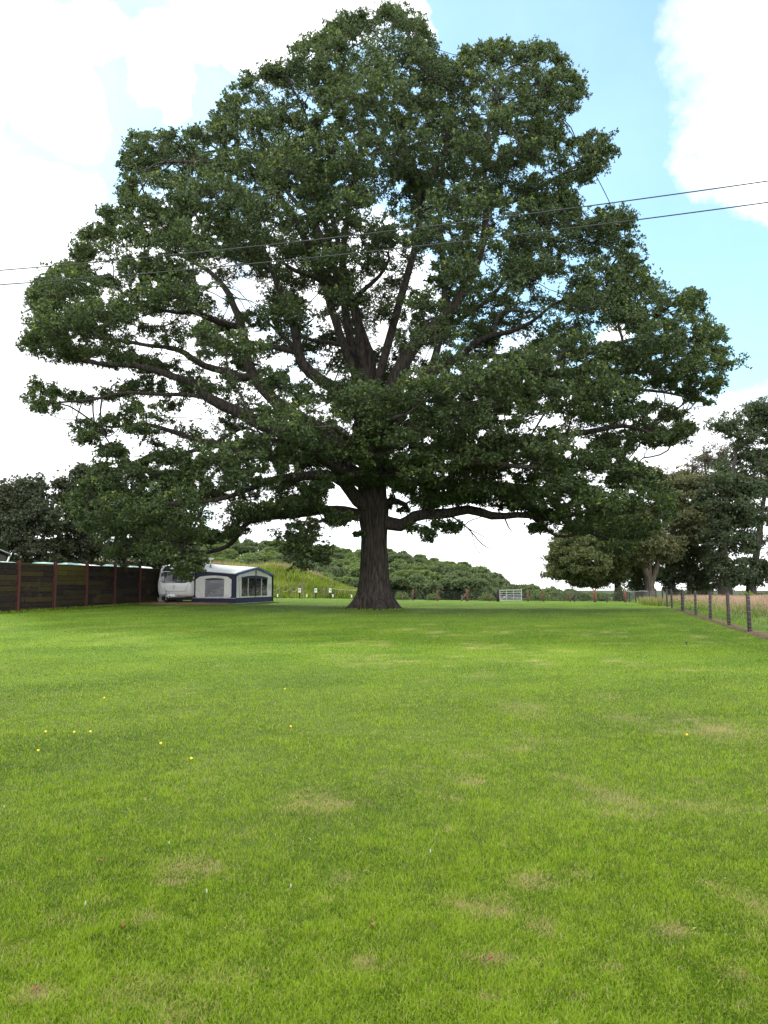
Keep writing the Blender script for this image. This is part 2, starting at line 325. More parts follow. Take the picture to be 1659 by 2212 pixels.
# ------------------------------------------------------------ grass blades
def bladesmat(name):
    m, n, l = new_mat(name); n.remove(n['Principled BSDF']); o = n['Material Output']
    def at_(nm): a = n.new('ShaderNodeAttribute'); a.attribute_name = nm; return a.outputs['Fac']
    def mixc(f, a, bb):
        mx = n.new('ShaderNodeMixRGB'); l.new(f, mx.inputs[0])
        for i, v in ((1, a), (2, bb)):
            if isinstance(v, tuple): mx.inputs[i].default_value = rgba(v)
            else: l.new(v, mx.inputs[i])
        return mx.outputs[0]
    c = mixc(at_('tint'), G_DARK, G_LITE); c = mixc(at_('dry'), c, (.38, .30, .14)); c = mixc(at_('seed'), c, (.48, .28, .235))
    d = n.new('ShaderNodeBsdfDiffuse'); t = n.new('ShaderNodeBsdfTranslucent'); l.new(c, d.inputs[0]); l.new(c, t.inputs[0])
    m1 = n.new('ShaderNodeMixShader'); m1.inputs[0].default_value = .42; l.new(d.outputs[0], m1.inputs[1]); l.new(t.outputs[0], m1.inputs[2])
    g = n.new('ShaderNodeBsdfGlossy'); g.inputs['Roughness'].default_value = .45; m2 = n.new('ShaderNodeMixShader'); m2.inputs[0].default_value = .012; l.new(m1.outputs[0], m2.inputs[1]); l.new(g.outputs[0], m2.inputs[2]); l.new(m2.outputs[0], o.inputs[0])
    return m
BLADE = bladesmat('grass_blade')
def blades(name, x, y, H, W, tint, dry, seed=None, lean=.45, label=None):
    n = len(x); z = hz(x, y); a = RNG.uniform(0, 2*np.pi, n); le = RNG.uniform(.1, 1, n)*lean; la = RNG.uniform(0, 2*np.pi, n)
    s = np.stack([np.cos(a), np.sin(a), 0*a], -1)*(W/2)[:, None]; dl = np.stack([np.cos(la)*le, np.sin(la)*le, 0*a], -1)*H[:, None]
    P = np.stack([x, y, z-.003], -1); up = np.zeros((n, 3)); up[:, 2] = H
    V = np.stack([P-s, P+s, P+up*.55+dl*.35+s*.8, P+up*.55+dl*.35-s*.8, P+up*np.sqrt(np.clip(1-le*le*.6, .2, 1))[:, None]+dl], 1).reshape(-1, 3)
    b = np.arange(n)[:, None]*5; F4 = b+np.array([[0, 1, 2, 3]]); F3 = b+np.array([[3, 2, 4]])
    sd = np.zeros(n) if seed is None else seed
    o = mesh_np(name, V, [F4, F3], BLADE, attrs={'tint': ('FACE', np.concatenate([tint, np.clip(tint+.12, 0, 1)])), 'dry': ('FACE', np.concatenate([dry, dry])), 'seed': ('FACE', np.concatenate([sd*.25, sd]))})
    return tag(o, label, 'grass', None, 'stuff')
NB = 1500000; px = RNG.uniform(-300, 1960, NB); py = 1287+(2400-1287)*RNG.uniform(0, 1, NB)**.9
rx, ry, rz = ray(px, py); t = -EYE/rz; X = rx*t; Y = ry*t
for _ in range(3): t = (hz(X, Y)-EYE)/rz; X = rx*t; Y = ry*t
keep = (Y > 1.8) & (Y < 75) & (X < fence_x(Y)-.05) & (RNG.uniform(0, 1, len(X)) < np.clip(.42+.05*Y, 0, 1))
keep &= ~((X < -13.6+(Y-50)*.2-2.9) & (Y > 30) & (Y < 56)) 
keep &= (np.hypot(X-0.0+.6, Y-45) > 1.6)
X, Y = X[keep], Y[keep]; lt = lawn_tint(X, Y); dr = dryness(X, Y)
tall = fbm(X*1.7, Y*1.7, 3, 33)
clump = fbm(X*9, Y*9, 2, 35); Hh = (.013+.025*RNG.uniform(0, 1, len(X))**1.3)*(.6+.8*tall)*(.7+.6*clump)*(1-.3*dr); Ww = np.maximum(.0034, Y*.00066)*RNG.uniform(.7, 1.3, len(X))
NW_ = 70000; sxw = RNG.uniform(-200, 1860, NW_); syw = 1420+(2400-1420)*RNG.uniform(0, 1, NW_)
wr0, wr1, wr2 = ray(sxw, syw); tw = -EYE/wr2; XW = wr0*tw; YW = wr1*tw; kw = (fbm(XW*1.4+7, YW*1.4, 3, 44) > .52) & (YW < 14) & (XW < fence_x(YW)); XW, YW = XW[kw], YW[kw]
blades('clover_leaves', XW, YW, RNG.uniform(.010, .026, len(XW)), RNG.uniform(.008, .015, len(XW)), np.clip(RNG.normal(.35, .25, len(XW)), 0, 1), (RNG.uniform(0, 1, len(XW)) < .04)*.7, lean=1.6, label='low broad leaved clover and weeds mixed into the lawn')
tint = np.clip(lt*.55+(clump-.5)*.9+RNG.normal(.26, .46, len(X)), 0, 1); dd = np.clip((dr > RNG.uniform(0, 1, len(X))*1.0)*.85*RNG.uniform(.5, 1, len(X))+(RNG.uniform(0, 1, len(X)) < .05)*.75, 0, 1)
blades('lawn_grass', X, Y, Hh, Ww, tint, dd, lean=1.1, label='short mown lawn grass with dry yellow patches in the foreground')
# ------------------------------------------------------------ trees: shared growth code
def catmull(P, step=.6):
    P = np.array(P, float); Q = [P[0]]
    for i in range(len(P)-1):
        p0 = P[max(i-1, 0)]; p1 = P[i]; p2 = P[i+1]; p3 = P[min(i+2, len(P)-1)]; k = max(1, int(round(np.linalg.norm(p2[:3]-p1[:3])/step)))
        for j in range(1, k+1):
            t = j/k; Q.append(.5*((2*p1)+(-p0+p2)*t+(2*p0-5*p1+4*p2-p3)*t*t+(-p0+3*p1-3*p2+p3)*t**3))
    return np.array(Q)
class Skel:
    def __init__(s): s.P = []; s.par = []; s.rmin = []; s.limb = []
    def add(s, p, par, r=0., limb=0): s.P.append(np.array(p, float)); s.par.append(par); s.rmin.append(r); s.limb.append(limb); return len(s.P)-1
    def colonize(s, A, step=.7, kill=.9, iters=70, jit=.25, up=0.0, rng=RNG, zs=1.0):
        ZS = np.array((1, 1, zs)); A = np.array(A, float); Pn = np.array(s.P); D = np.full(len(A), 1e9); I = np.zeros(len(A), int); done = np.zeros(len(A), bool)
        ok = np.array([l >= 0 for l in s.limb])
        for c in range(0, len(Pn), 500):
            d = np.linalg.norm((A[:, None]-Pn[None, c:c+500])*ZS, axis=2); d[:, ~ok[c:c+500]] = 1e9; j = d.argmin(1); v = d[np.arange(len(A)), j]; u = v < D; D[u] = v[u]; I[u] = j[u]+c
        end = [None]*len(A)
        for it in range(iters):
            new = np.where(~done & (D < kill))[0]
            for a in new: end[a] = s.add(A[a], int(I[a]), 0, s.limb[int(I[a])]); done[a] = True
            act = np.where(~done)[0]
            if not len(act): break
            ids, inv = np.unique(I[act], return_inverse=True); vec = A[act]-np.array([s.P[i] for i in I[act]]); vec /= np.linalg.norm(vec, axis=1)[:, None]
            sm = np.zeros((len(ids), 3)); np.add.at(sm, inv, vec); base = len(s.P); newp = []
            for k, i in enumerate(ids):
                v = sm[k]/(np.linalg.norm(sm[k])+1e-6)
                if s.par[i] >= 0:
                    pv = s.P[i]-s.P[s.par[i]]; v = v+.35*pv/(np.linalg.norm(pv)+1e-6)
                v = v+rng.normal(0, jit, 3); v[2] += up; v /= np.linalg.norm(v)+1e-6
                p = s.P[i]+v*step; newp.append(p); s.add(p, int(i), 0, s.limb[i])
            newp = np.array(newp); d = np.linalg.norm((A[act][:, None]-newp[None])*ZS, axis=2); j = d.argmin(1); v = d[np.arange(len(act)), j]; u = v < D[act]-1e-3
            D[act[u]] = v[u]; I[act[u]] = base+j[u]
        for a in np.where(~done)[0]: end[a] = s.add(A[a], int(I[a]), 0, s.limb[int(I[a])])
        return end
    def radii(s, tip=.02, ex=2.1):
        n = len(s.P); q = np.full(n, tip**ex); has = np.zeros(n, bool); acc = np.zeros(n)
        for i in range(n-1, -1, -1):
            v = acc[i] if has[i] else tip**ex
            q[i] = v
            if s.par[i] >= 0: acc[s.par[i]] += v; has[s.par[i]] = True
        s.r = np.maximum(q**(1/ex), np.array(s.rmin)); return s.r
    def meshes(s, skip=()):
        """tubes for every chain, gathered per limb: {limb: (V,F)}"""
        n = len(s.P); ch = [[] for _ in range(n)]
        for i, p in enumerate(s.par):
            if p >= 0: ch[p].append(i)
        P = np.array(s.P); out = {}
        starts = [i for i in range(n) if s.par[i] < 0]; chains = []
        stack = [(i, None) for i in starts]
        while stack:
            i, pr = stack.pop(); c = [] if pr is None else [pr]
            while True:
                c.append(i)
                if not ch[i]: break
                k = max(ch[i], key=lambda q: (s.limb[q] == s.limb[i], s.r[q]))
                for q in ch[i]:
                    if q != k: stack.append((q, i))
                i = k
            chains.append(c)
        for c in chains:
            if len(c) < 2: continue
            if len(c) > 3: P[c[1:-1]] = P[c[1:-1]]*.5+(P[c[:-2]]+P[c[2:]])*.25
            lb = s.limb[c[1]]
            if lb in skip: continue
            pts = P[c].copy(); rr = s.r[c].copy(); 
            if s.par[c[1]] == c[0] and s.r[c[0]] > rr[1]: rr[0] = rr[1]*1.12
            rr[-1] *= .55
            for k in range(1, len(rr)): rr[k] = min(rr[k], rr[k-1])
            rm = rr.max(); m = 3 if rm < .05 else 5 if rm < .12 else 8 if rm < .3 else 14
            T = np.gradient(pts, axis=0); T /= np.linalg.norm(T, axis=1)[:, None]+1e-9; ref = np.array((.3, .9, .1)) if abs(T[0, 2]) > .7 else np.array((0, 0, 1.))
            a = np.cross(T, ref); a /= np.linalg.norm(a, axis=1)[:, None]+1e-9; b = np.cross(T, a); q = np.arange(m)*2*np.pi/m
            V = pts[:, None]+rr[:, None, None]*(np.cos(q)[None, :, None]*a[:, None]+np.sin(q)[None, :, None]*b[:, None])
            if rm > .12: V += np.random.default_rng(c[0]).normal(0, .035, V.shape)*rr[:, None, None]
            k = np.arange(len(pts)-1)[:, None]*m; jj = np.arange(m)[None]; j2 = (jj+1) % m
            F = np.stack([k+jj, k+j2, k+m+j2, k+m+jj], -1).reshape(-1, 4)
            o = out.setdefault(lb, [[], [], 0]); o[0].append(V.reshape(-1, 3)); o[1].append(F+o[2]); o[2] += V.shape[0]*m
        return {k: (np.concatenate(v[0]), np.concatenate(v[1])) for k, v in out.items()}
def unit(n, rng): v = rng.normal(0, 1, (n, 3)); return v/np.linalg.norm(v, axis=1)[:, None]
def rosettes(C, per, Ls, Ws, tint, rng, outd=None, spread=.9):
    """rosettes of leaves at points C; each leaf a folded four-cornered blade"""
    n = len(C)*per; c = np.repeat(C, per, 0); t = np.repeat(tint, per)+rng.normal(0, .07, n)
    ax = np.repeat(outd if outd is not None else unit(len(C), rng), per, 0); d = ax*.55+unit(n, rng)*spread; d /= np.linalg.norm(d, axis=1)[:, None]
    r = unit(n, rng); r[:, 2] *= .5; s = np.cross(d, r); s /= np.linalg.norm(s, axis=1)[:, None]+1e-9; nn = np.cross(s, d)
    Ln = Ls*rng.uniform(.75, 1.25, n)[:, None]; Wn = Ws*rng.uniform(.75, 1.25, n)[:, None]
    V = np.stack([c, c+d*Ln*.55+s*Wn*.5+nn*Wn*.15, c+d*Ln, c+d*Ln*.55-s*Wn*.5+nn*Wn*.15], 1).reshape(-1, 3)
    F = np.arange(n*4).reshape(-1, 4); return V, F, np.clip(t, 0, 1)
def twigs(C, E, r0, r1=None):
    """thin three-sided twigs from points C to points E"""
    n = len(C); r1 = r0*.4 if r1 is None else r1; d = E-C; d = d/(np.linalg.norm(d, axis=1)[:, None]+1e-9); ref = np.tile(np.array((.31, .52, .79)), (n, 1)); a = np.cross(d, ref); a /= np.linalg.norm(a, axis=1)[:, None]+1e-9; b = np.cross(d, a)
    vs = []
    mid = (C+E)/2+a*np.linalg.norm(E-C, axis=1)[:, None]*.07
    for p, r in ((C, r0), (mid, (r0+r1)/2), (E, r1)):
        for q in (0, 2.09, 4.19): vs.append(p+r*(math.cos(q)*a+math.sin(q)*b))
    V = np.stack(vs, 1).reshape(-1, 3); k = np.arange(n)[:, None]*9
    F = np.concatenate([k+np.array([[i, (i+1) % 3, 3+(i+1) % 3, 3+i]])+o for o in (0, 3) for i in range(3)], 0); return V, F
def puff_points(c, r, nt, nl, rng, flat=.75, cl=.3):
    """ends of nt twigs in a puff of radius r and nl leaf points clustered at each"""
    u = unit(nt, rng); u[:, 2] = np.abs(u[:, 2])*.75+u[:, 2]*.25; q = r*rng.uniform(.3, 1.22, nt)**.75; E = c+u*q[:, None]*np.array((1, 1, flat))
    L_ = np.repeat(E, nl, 0)+rng.normal(0, 1, (nt*nl, 3))*cl*r*np.array((1, 1, .7)); return E, L_

# ------------------------------------------------------------ the oak
YT = 45.0
OUT = [(865,12),(905,40),(925,70),(938,105),(948,132),(972,142),(985,118),(1030,102),(1080,96),(1160,97),(1195,92),(1222,110),(1222,150),(1262,180),(1280,215),(1248,235),(1225,258),(1212,285),(1225,300),(1240,292),(1252,300),(1290,288),(1330,325),(1325,350),(1300,378),(1282,402),(1240,405),(1235,425),(1250,452),(1300,445),(1360,460),(1372,500),(1385,560),(1392,598),(1425,622),(1470,612),(1520,632),(1520,665),(1555,720),(1575,790),(1565,830),(1545,895),(1510,885),(1470,862),(1430,852),(1400,862),(1440,865),(1480,900),(1508,935),(1480,965),(1440,978),(1400,985),(1350,985),(1380,1005),(1420,1020),(1445,1075),(1460,1110),(1440,1145),(1400,1170),(1365,1205),(1330,1215),(1300,1190),(1270,1165),(1235,1160),(1200,1140),(1165,1135),(1120,1100),(1060,1085),(1000,1095),(940,1105),(900,1100),(870,1075),(840,1060),(770,1055),(740,1075),(700,1110),(690,1120),(655,1110),(640,1140),(600,1130),(560,1140),(520,1165),(470,1180),(400,1205),(350,1216),(330,1210),(260,1222),(238,1212),(215,1172),(180,1152),(148,1118),(143,1065),(165,1050),(195,1030),(215,1005),(222,970),(238,950),(262,952),(278,985),(300,1000),(330,985),(300,960),(260,940),(225,950),(185,972),(160,945),(156,920),(185,900),(230,905),(270,880),(220,875),(140,890),(85,905),(55,880),(50,850),(60,838),(85,815),(110,838),(180,842),(230,835),(300,820),(260,808),(180,800),(110,785),(50,762),(42,740),(68,725),(72,705),(60,670),(58,640),(75,612),(120,582),(160,562),(168,515),(205,488),(232,442),(255,432),(272,455),(262,425),(256,410),(266,380),(257,330),(285,298),(350,288),(400,280),(455,268),(470,228),(508,195),(515,168),(580,133),(612,150),(628,125),(645,92),(700,72),(712,44),(760,36),(830,18)]
GAPS = [(331,695,24,11),(305,760,16,10),(360,776,20,14),(320,865,28,10),(391,901,26,12),(417,693,15,10),(414,755,12,16),(417,977,16,8),(438,605,24,17),(469,636,22,17),(524,618,24,24),(534,579,12,10),(560,644,12,9),(474,657,12,12),(425,688,20,8),(625,574,18,8),(690,657,20,18),(664,639,13,13),(682,722,13,12),(599,782,45,12),(638,813,19,23),(696,790,12,10),(722,816,24,11),(685,840,11,9),(696,881,22,11),(628,863,7,12),(412,740,16,14),(404,790,18,14),(456,811,28,9),(417,884,36,15),(560,931,22,9),(466,696,16,8),
 (902,608,22,26),(860,670,13,24),(834,727,20,30),(923,566,12,17),(936,553,12,10),(925,766,20,16),(990,738,18,10),(1097,740,17,13),(1133,696,12,7),(1133,662,26,5),(985,805,18,9),(896,813,10,9),(1042,574,8,12),(1178,602,8,10),(1094,904,17,6),(1131,824,7,7),(1172,904,12,12),(1175,946,12,14),(1327,566,14,11),(1238,569,19,8),(1225,691,13,9),(1280,707,12,7),(1324,727,42,15),(1381,795,13,5),(1368,811,17,5),(1394,858,24,12),(1410,899,17,9),(1207,912,20,12),(1251,957,15,15),(1446,925,11,9),(1460,780,9,7),(1249,746,8,9),
 (600,197,11,11),(632,288,11,7),(653,460,14,9),(619,418,10,9),(572,483,11,5),(535,522,11,5),(843,480,17,7),(861,449,5,14),(817,285,7,15),(840,308,11,10),(840,236,7,10),(900,197,14,11),(1178,332,18,7),(1145,363,14,12),(1163,368,14,8),(1074,454,9,9),(965,512,12,13),(1134,462,13,5),(1236,342,7,9),(1110,314,6,6),(1035,353,6,8),(1045,384,7,7),
 (420,979,15,8),(426,1045,11,11),(407,1104,11,5),(454,1133,16,12),(488,1120,7,9),(353,1011,13,6),(467,1034,9,11),(506,969,11,5),(522,943,7,12),(285,987,12,16),(535,1068,7,9),(836,1071,9,9),(857,1095,14,7),(964,1058,12,4),(977,1095,12,5),(1070,1085,18,5),(1227,983,13,13),(725,1075,24,26),(770,1012,8,9),(640,590,10,10),(310,410,18,9),(345,425,12,8),(1510,700,6,6)]
OUTA = np.array(OUT, float)
def inside(x, y, poly):
    n = len(poly); c = np.zeros(len(x), bool); j = n-1
    for i in range(n):
        xi, yi = poly[i]; xj, yj = poly[j]; k = ((yi > y) != (yj > y)) & (x < (xj-xi)*(y-yi)/(yj-yi+1e-12)+xi); c ^= k; j = i
    return c
def edge_dist(x, y, poly):
    d = np.full(len(x), 1e9); n = len(poly)
    for i in range(n):
        a = poly[i]; b = poly[(i+1) % n]; ab = b-a; t = np.clip(((x-a[0])*ab[0]+(y-a[1])*ab[1])/(ab@ab), 0, 1); d = np.minimum(d, np.hypot(x-a[0]-t*ab[0], y-a[1]-t*ab[1]))
    return d
def ingap(x, y, grow=0.0, sc=1.0):
    g = np.zeros(len(x), bool)
    for (cx, cy, rx, ry) in GAPS: g |= ((x-cx)/(rx*sc+grow))**2+((y-cy)/(ry*sc+grow))**2 < 1
    return g
LIMBS = [ # traced points, half widths in px of the photo at start and end, depth reached (m)
 ([(795,760),(783,725),(772,690),(766,655),(727,628),(698,610),(672,592),(638,587),(607,563)], 12, 4, -2),
 ([(795,762),(806,720),(824,691),(837,657),(847,631),(853,592),(861,540),(860,480),(848,420),(838,350),(836,290),(848,210),(852,140),(850,80)], 16, 2.5, 1),
 ([(766,652),(779,631),(806,610),(834,579),(845,540)], 7, 3, -2),
 ([(727,628),(722,580),(700,520),(668,460),(642,441),(621,415),(600,385),(570,340)], 7, 2, 3),
 ([(798,930),(760,872),(716,834),(690,821),(651,787),(641,761),(643,733),(622,672),(604,626),(591,592),(576,553),(555,500),(540,430)], 17, 3, -3),
 ([(641,748),(607,720),(581,701)], 6, 3, -2),
 ([(645,765),(599,751),(560,743),(530,735)], 8, 3, 2),
 ([(790,780),(776,769),(750,751),(717,740),(672,735),(649,729)], 6, 4, 1.5),
 ([(802,980),(720,945),(650,905),(607,879),(581,852),(555,824),(542,800),(534,774),(526,722),(519,691),(506,665),(493,631),(474,608),(451,584),(417,566),(380,545)], 18, 3, 4),
 ([(545,815),(508,816),(482,800),(443,793),(420,780),(401,761),(378,750),(352,750),(312,745),(273,737),(220,730)], 10, 3, 3),
 ([(522,712),(482,701),(451,686),(417,673),(391,675),(359,672),(326,662),(270,640)], 9, 2.5, -2),
 ([(803,1000),(720,968),(620,938),(560,915),(524,894),(482,876),(451,863),(430,830),(404,821),(391,820),(338,800),(286,789),(221,787),(182,779),(130,772)], 18, 3, -4),
 ([(451,858),(420,853),(378,852),(338,852),(260,848),(221,860),(156,867),(91,872)], 6, 2, -2),
 ([(800,1035),(740,1005),(640,990),(560,983),(517,972),(486,961),(446,955),(415,947),(350,925),(300,915),(240,925)], 13, 3, 5),
 ([(500,966),(467,963),(420,972),(402,980),(342,977),(316,985),(285,1006),(250,1000)], 6, 2, 6),
 ([(467,958),(499,935),(535,920)], 5, 4, 5),
 ([(790,1098),(770,1084),(745,1039),(700,1024),(650,1030),(600,1034),(575,1039),(530,1060),(470,1080),(400,1085)], 17, 3, -6),
 ([(790,1116),(765,1107),(725,1099),(690,1104),(640,1112),(590,1116),(540,1122),(520,1148),(499,1175),(473,1188),(433,1196)], 11, 4, 3),
 ([(790,1121),(765,1117),(745,1112),(725,1117),(700,1122)], 4.5, 3, -3),
 ([(820,1118),(842,1131),(866,1139),(884,1128),(890,1112),(919,1110),(971,1110),(1008,1098),(1039,1104),(1060,1117),(1091,1117),(1117,1108),(1148,1115),(1187,1123),(1240,1110),(1300,1100)], 16.5, 4, -1),
 ([(1148,1116),(1165,1130),(1182,1147),(1200,1162),(1224,1163),(1248,1147),(1275,1150),(1310,1165)], 3.5, 2, 0),
 ([(818,1095),(836,1086),(856,1078),(878,1086),(888,1112)], 7, 6, 1),
 ([(805,945),(830,900),(855,876),(891,852),(917,826),(938,803),(964,785),(985,772),(1003,772),(1042,769),(1081,769),(1120,772),(1199,751)], 17, 3.5, 2),
 ([(1003,770),(1007,756),(1019,743),(1048,733),(1066,720),(1089,722),(1120,709),(1146,701),(1183,665),(1225,644),(1270,640)], 9, 2.5, -1),
 ([(1066,722),(1074,686),(1089,670),(1120,672),(1146,675)], 5, 2.5, 3),
 ([(806,925),(845,840),(881,765),(897,743),(925,712),(955,690),(990,650),(1020,590),(1040,540),(1049,475),(1049,435),(1047,350),(1060,250),(1080,160)], 19, 2.5, -2),
 ([(925,714),(951,712),(977,701),(1006,681),(1040,660),(1080,620),(1130,560)], 9, 3, -5),
 ([(1049,440),(1110,435),(1126,428),(1152,415),(1178,397),(1230,368),(1270,342),(1300,330)], 7, 2.5, 1),
 ([(1035,550),(1012,525),(1009,499),(1007,473),(990,420)], 5, 3, 2),
 ([(808,985),(880,940),(950,900),(1030,875),(1100,858),(1170,842),(1238,837),(1290,826),(1355,800),(1407,785),(1446,769)], 16, 3, 3),
 ([(1290,828),(1316,832),(1355,839),(1394,843),(1433,847),(1472,855),(1511,868)], 5, 2, 4),
 ([(1350,800),(1350,795),(1347,748),(1347,727),(1335,712)], 4, 2, 2),
 ([(808,1030),(870,1005),(960,985),(1060,970),(1150,955),(1220,940),(1290,930),(1345,918),(1394,930),(1446,949)], 13, 2.5, -3),
 ([(808,1010),(815,960),(840,930),(850,900)], 14, 5, -10), ([(806,1000),(760,960),(720,920)], 12, 4, -11), ([(806,1040),(880,1020),(960,1010),(1050,1000),(1130,1010)], 14, 4, -9),
 ([(800,1060),(720,1010),(640,960),(580,950)], 12, 4, -9), ([(808,1050),(900,1040),(1000,1050),(1120,1050),(1200,1060)], 13, 4, 5), ([(795,900),(780,820),(750,700),(740,560),(760,420),(780,300),(760,200),(740,130)], 12, 2.5, 5),
 ([(800,950),(860,880),(930,800),(960,650),(950,480),(960,330),(980,220)], 12, 2.5, 7), ([(794,860),(740,740),(680,560),(600,420),(520,350),(420,350),(340,350)], 11, 2.5, -7), ([(800,890),(850,700),(900,520),(920,400),(1000,300),(1120,220)], 11, 2.5, -7),
 ([(800,960),(780,900),(720,860)], 11, 4, 10), ([(806,980),(860,930),(960,880)], 11, 4, 10), ([(795,840),(760,650),(700,400),(660,250)], 10, 3, -3)]
DEAD = [([(971,1111),(985,1122),(1003,1134),(1018,1147),(1037,1173),(1060,1186)], 2.2, .7), ([(1003,1134),(1012,1125),(1030,1120),(1050,1112)], 1.5, .6), ([(1012,1142),(1030,1150),(1052,1163)], 1.1, .6),
        ([(1091,1119),(1096,1139),(1108,1150)], 1.8, .8), ([(1018,1147),(1022,1165),(1030,1190),(1045,1200)], 1.0, .5), ([(1003,1134),(1004,1150),(1008,1165)], 1., .5), ([(1235,418),(1248,428),(1262,438)], 1.3, .5), ([(1180,930),(1205,918),(1240,915)], 2, .7), ([(1205,918),(1225,900)], 1.2, .6)]
PXM = YT/FPX
oak_base = gp(808, 1316); YT = 45.0
oak = thing('oak_tree', (at(808, 1316, YT)[0], YT, float(hz(np.array([0.]), np.array([YT]))[0])), 'huge spreading oak standing alone in the middle of the lawn', 'tree')
sk = Skel(); TR = [(808,1320,47),(808,1300,43),(808,1272,34.5),(808,1233,30),(808,1175,27.5),(808,1136,28.5),(806,1100,31),(804,1060,30),(803,1000,27),(802,950,25),(800,900,23),(796,850,20.5),(794,800,18.5),(794,760,18)]
tp = catmull([tuple(at(a, b, YT))+(r*PXM,) for a, b, r in TR], .55); scr = []; dyl = []
for i, p in enumerate(tp): sk.add(p[:3], i-1, p[3]*.95, -1 if p[2] < 3.3 else 0); scr.append(proj(p[:3][None])); dyl.append(0.)
ntr = len(tp)
for li, (pts, h0, h1, dye) in enumerate(LIMBS):
    sx = np.array([float(q[0][0]) for q in scr]); sy = np.array([float(q[1][0]) for q in scr]); j = int(np.argmin(np.hypot(sx-pts[0][0], sy-pts[0][1])+1e4*(np.array(sk.limb) < -1)))
    dy0 = dyl[j]; n = len(pts); L3 = [tuple(sk.P[j])+(0., 0.)]
    for k in range(1, n):
        f = k/(n-1); dy = dy0+(dye-dy0)*f if dy0 else dye*f**.8; q = at(pts[k][0], pts[k][1], YT+dy); L3.append(tuple(q)+((h0+(h1-h0)*f)*(YT+dy)/FPX, dy))
    L3[0] = tuple(sk.P[j])+(h0*YT/FPX, dy0)
    C = catmull(L3, .6); par = j
    for q in C[1:]:
        par = sk.add(q[:3], par, q[3]*.95, li+1); scr.append(proj(q[:3][None])); dyl.append(q[4])
deadstart = len(LIMBS)+1
# puffs of foliage inside the crown
rng = np.random.default_rng(5); NC = 90000
ux = rng.uniform(30, 1590, NC); uy = rng.uniform(5, 1230, NC); rr = rng.uniform(.8, 1.9, NC)
k = inside(ux, uy, OUTA); ux, uy, rr = ux[k], uy[k], rr[k]; ed = edge_dist(ux, uy, OUTA)
rr = np.minimum(rr, np.maximum(.55, ed/36*1.05)); k = ed > np.minimum(rr*27, 30)*.72; ux, uy, rr, ed = ux[k], uy[k], rr[k], ed[k]
T = 12.5*np.sqrt(1-(1-np.clip(ed, 0, 260)/260)**2); dy = T*np.sign(rng.uniform(-1, 1, len(ux)))*rng.uniform(0, 1, len(ux))**.62
dens = np.where(uy > 1000, 1.0, 1.0); PC = at(ux, uy, YT+dy); k = (PC[:, 2] > 2.0) & ~ingap(ux, uy, 8) & ~((np.abs(ux-800) < 26) & (dy < 1) & (uy > 700) & (uy < 850)); PC, rr, ux, uy, dy, ed = PC[k], rr[k], ux[k], uy[k], dy[k], ed[k]
# keep traced limbs in view: fewer puffs right in front of them in the open lower middle
sel = []; SP_ = np.zeros((0, 3))
OPEN = np.array([(170,730),(330,640),(420,560),(560,530),(620,520),(760,560),(860,540),(930,540),(960,640),(1130,650),(1240,640),(1300,690),(1200,760),(1050,790),(960,830),(880,860),(760,850),(690,880),(600,900),(540,960),(430,990),(300,990),(260,940),(200,880),(150,870)], float)
LN = np.array([(float(a[0][0]), float(a[1][0]), d, l) for a, d, l in zip(scr, dyl, sk.limb) if l != -1])
lim = np.full(len(ux), 999.); ldy = np.zeros(len(ux))
for c in range(0, len(ux), 4000):
    dd = np.hypot(LN[None, :, 0]-ux[c:c+4000, None], LN[None, :, 1]-uy[c:c+4000, None]); j = dd.argmin(1); lim[c:c+4000] = dd[np.arange(len(j)), j]; ldy[c:c+4000] = LN[j, 2]
opn = inside(ux, uy, OPEN); dn = smooth(.35, .65, fbm(PC[:, 0]*.22+3, PC[:, 2]*.22, 2, 91))*(uy < 640); gapn = vnoise(PC[:, 0]*.75+9, PC[:, 2]*.75, 92)*(uy < 760)+(vnoise(PC[:, 0]*.9+2, PC[:, 2]*.9, 93)-.09)*(uy >= 760)*(uy < 1090)
order = np.argsort(rng.uniform(0, 1, len(ux))-.06*(ed < 34))
for i in order:
    if len(sel) > 1650: break
    if opn[i] and dy[i] < ldy[i]+.6*rr[i]+.3 and lim[i] < rr[i]*30+5 and rng.uniform() < .80: continue
    if opn[i] and dy[i] < -3 and rng.uniform() < .6: continue
    sf = 1.28 if opn[i] else (1.02+.40*float(dn[i]))
    if gapn[i] > .64 and not opn[i] and ed[i] > 30: continue
    if len(SP_) and np.min(np.sum(((SP_-PC[i])/np.array((1, 1, .8)))**2, 1)) < (sf*rr[i]+.12)**2: continue
    sel.append(i); SP_ = np.vstack([SP_, PC[i]])
PP = [(PC[i], rr[i]) for i in sel]
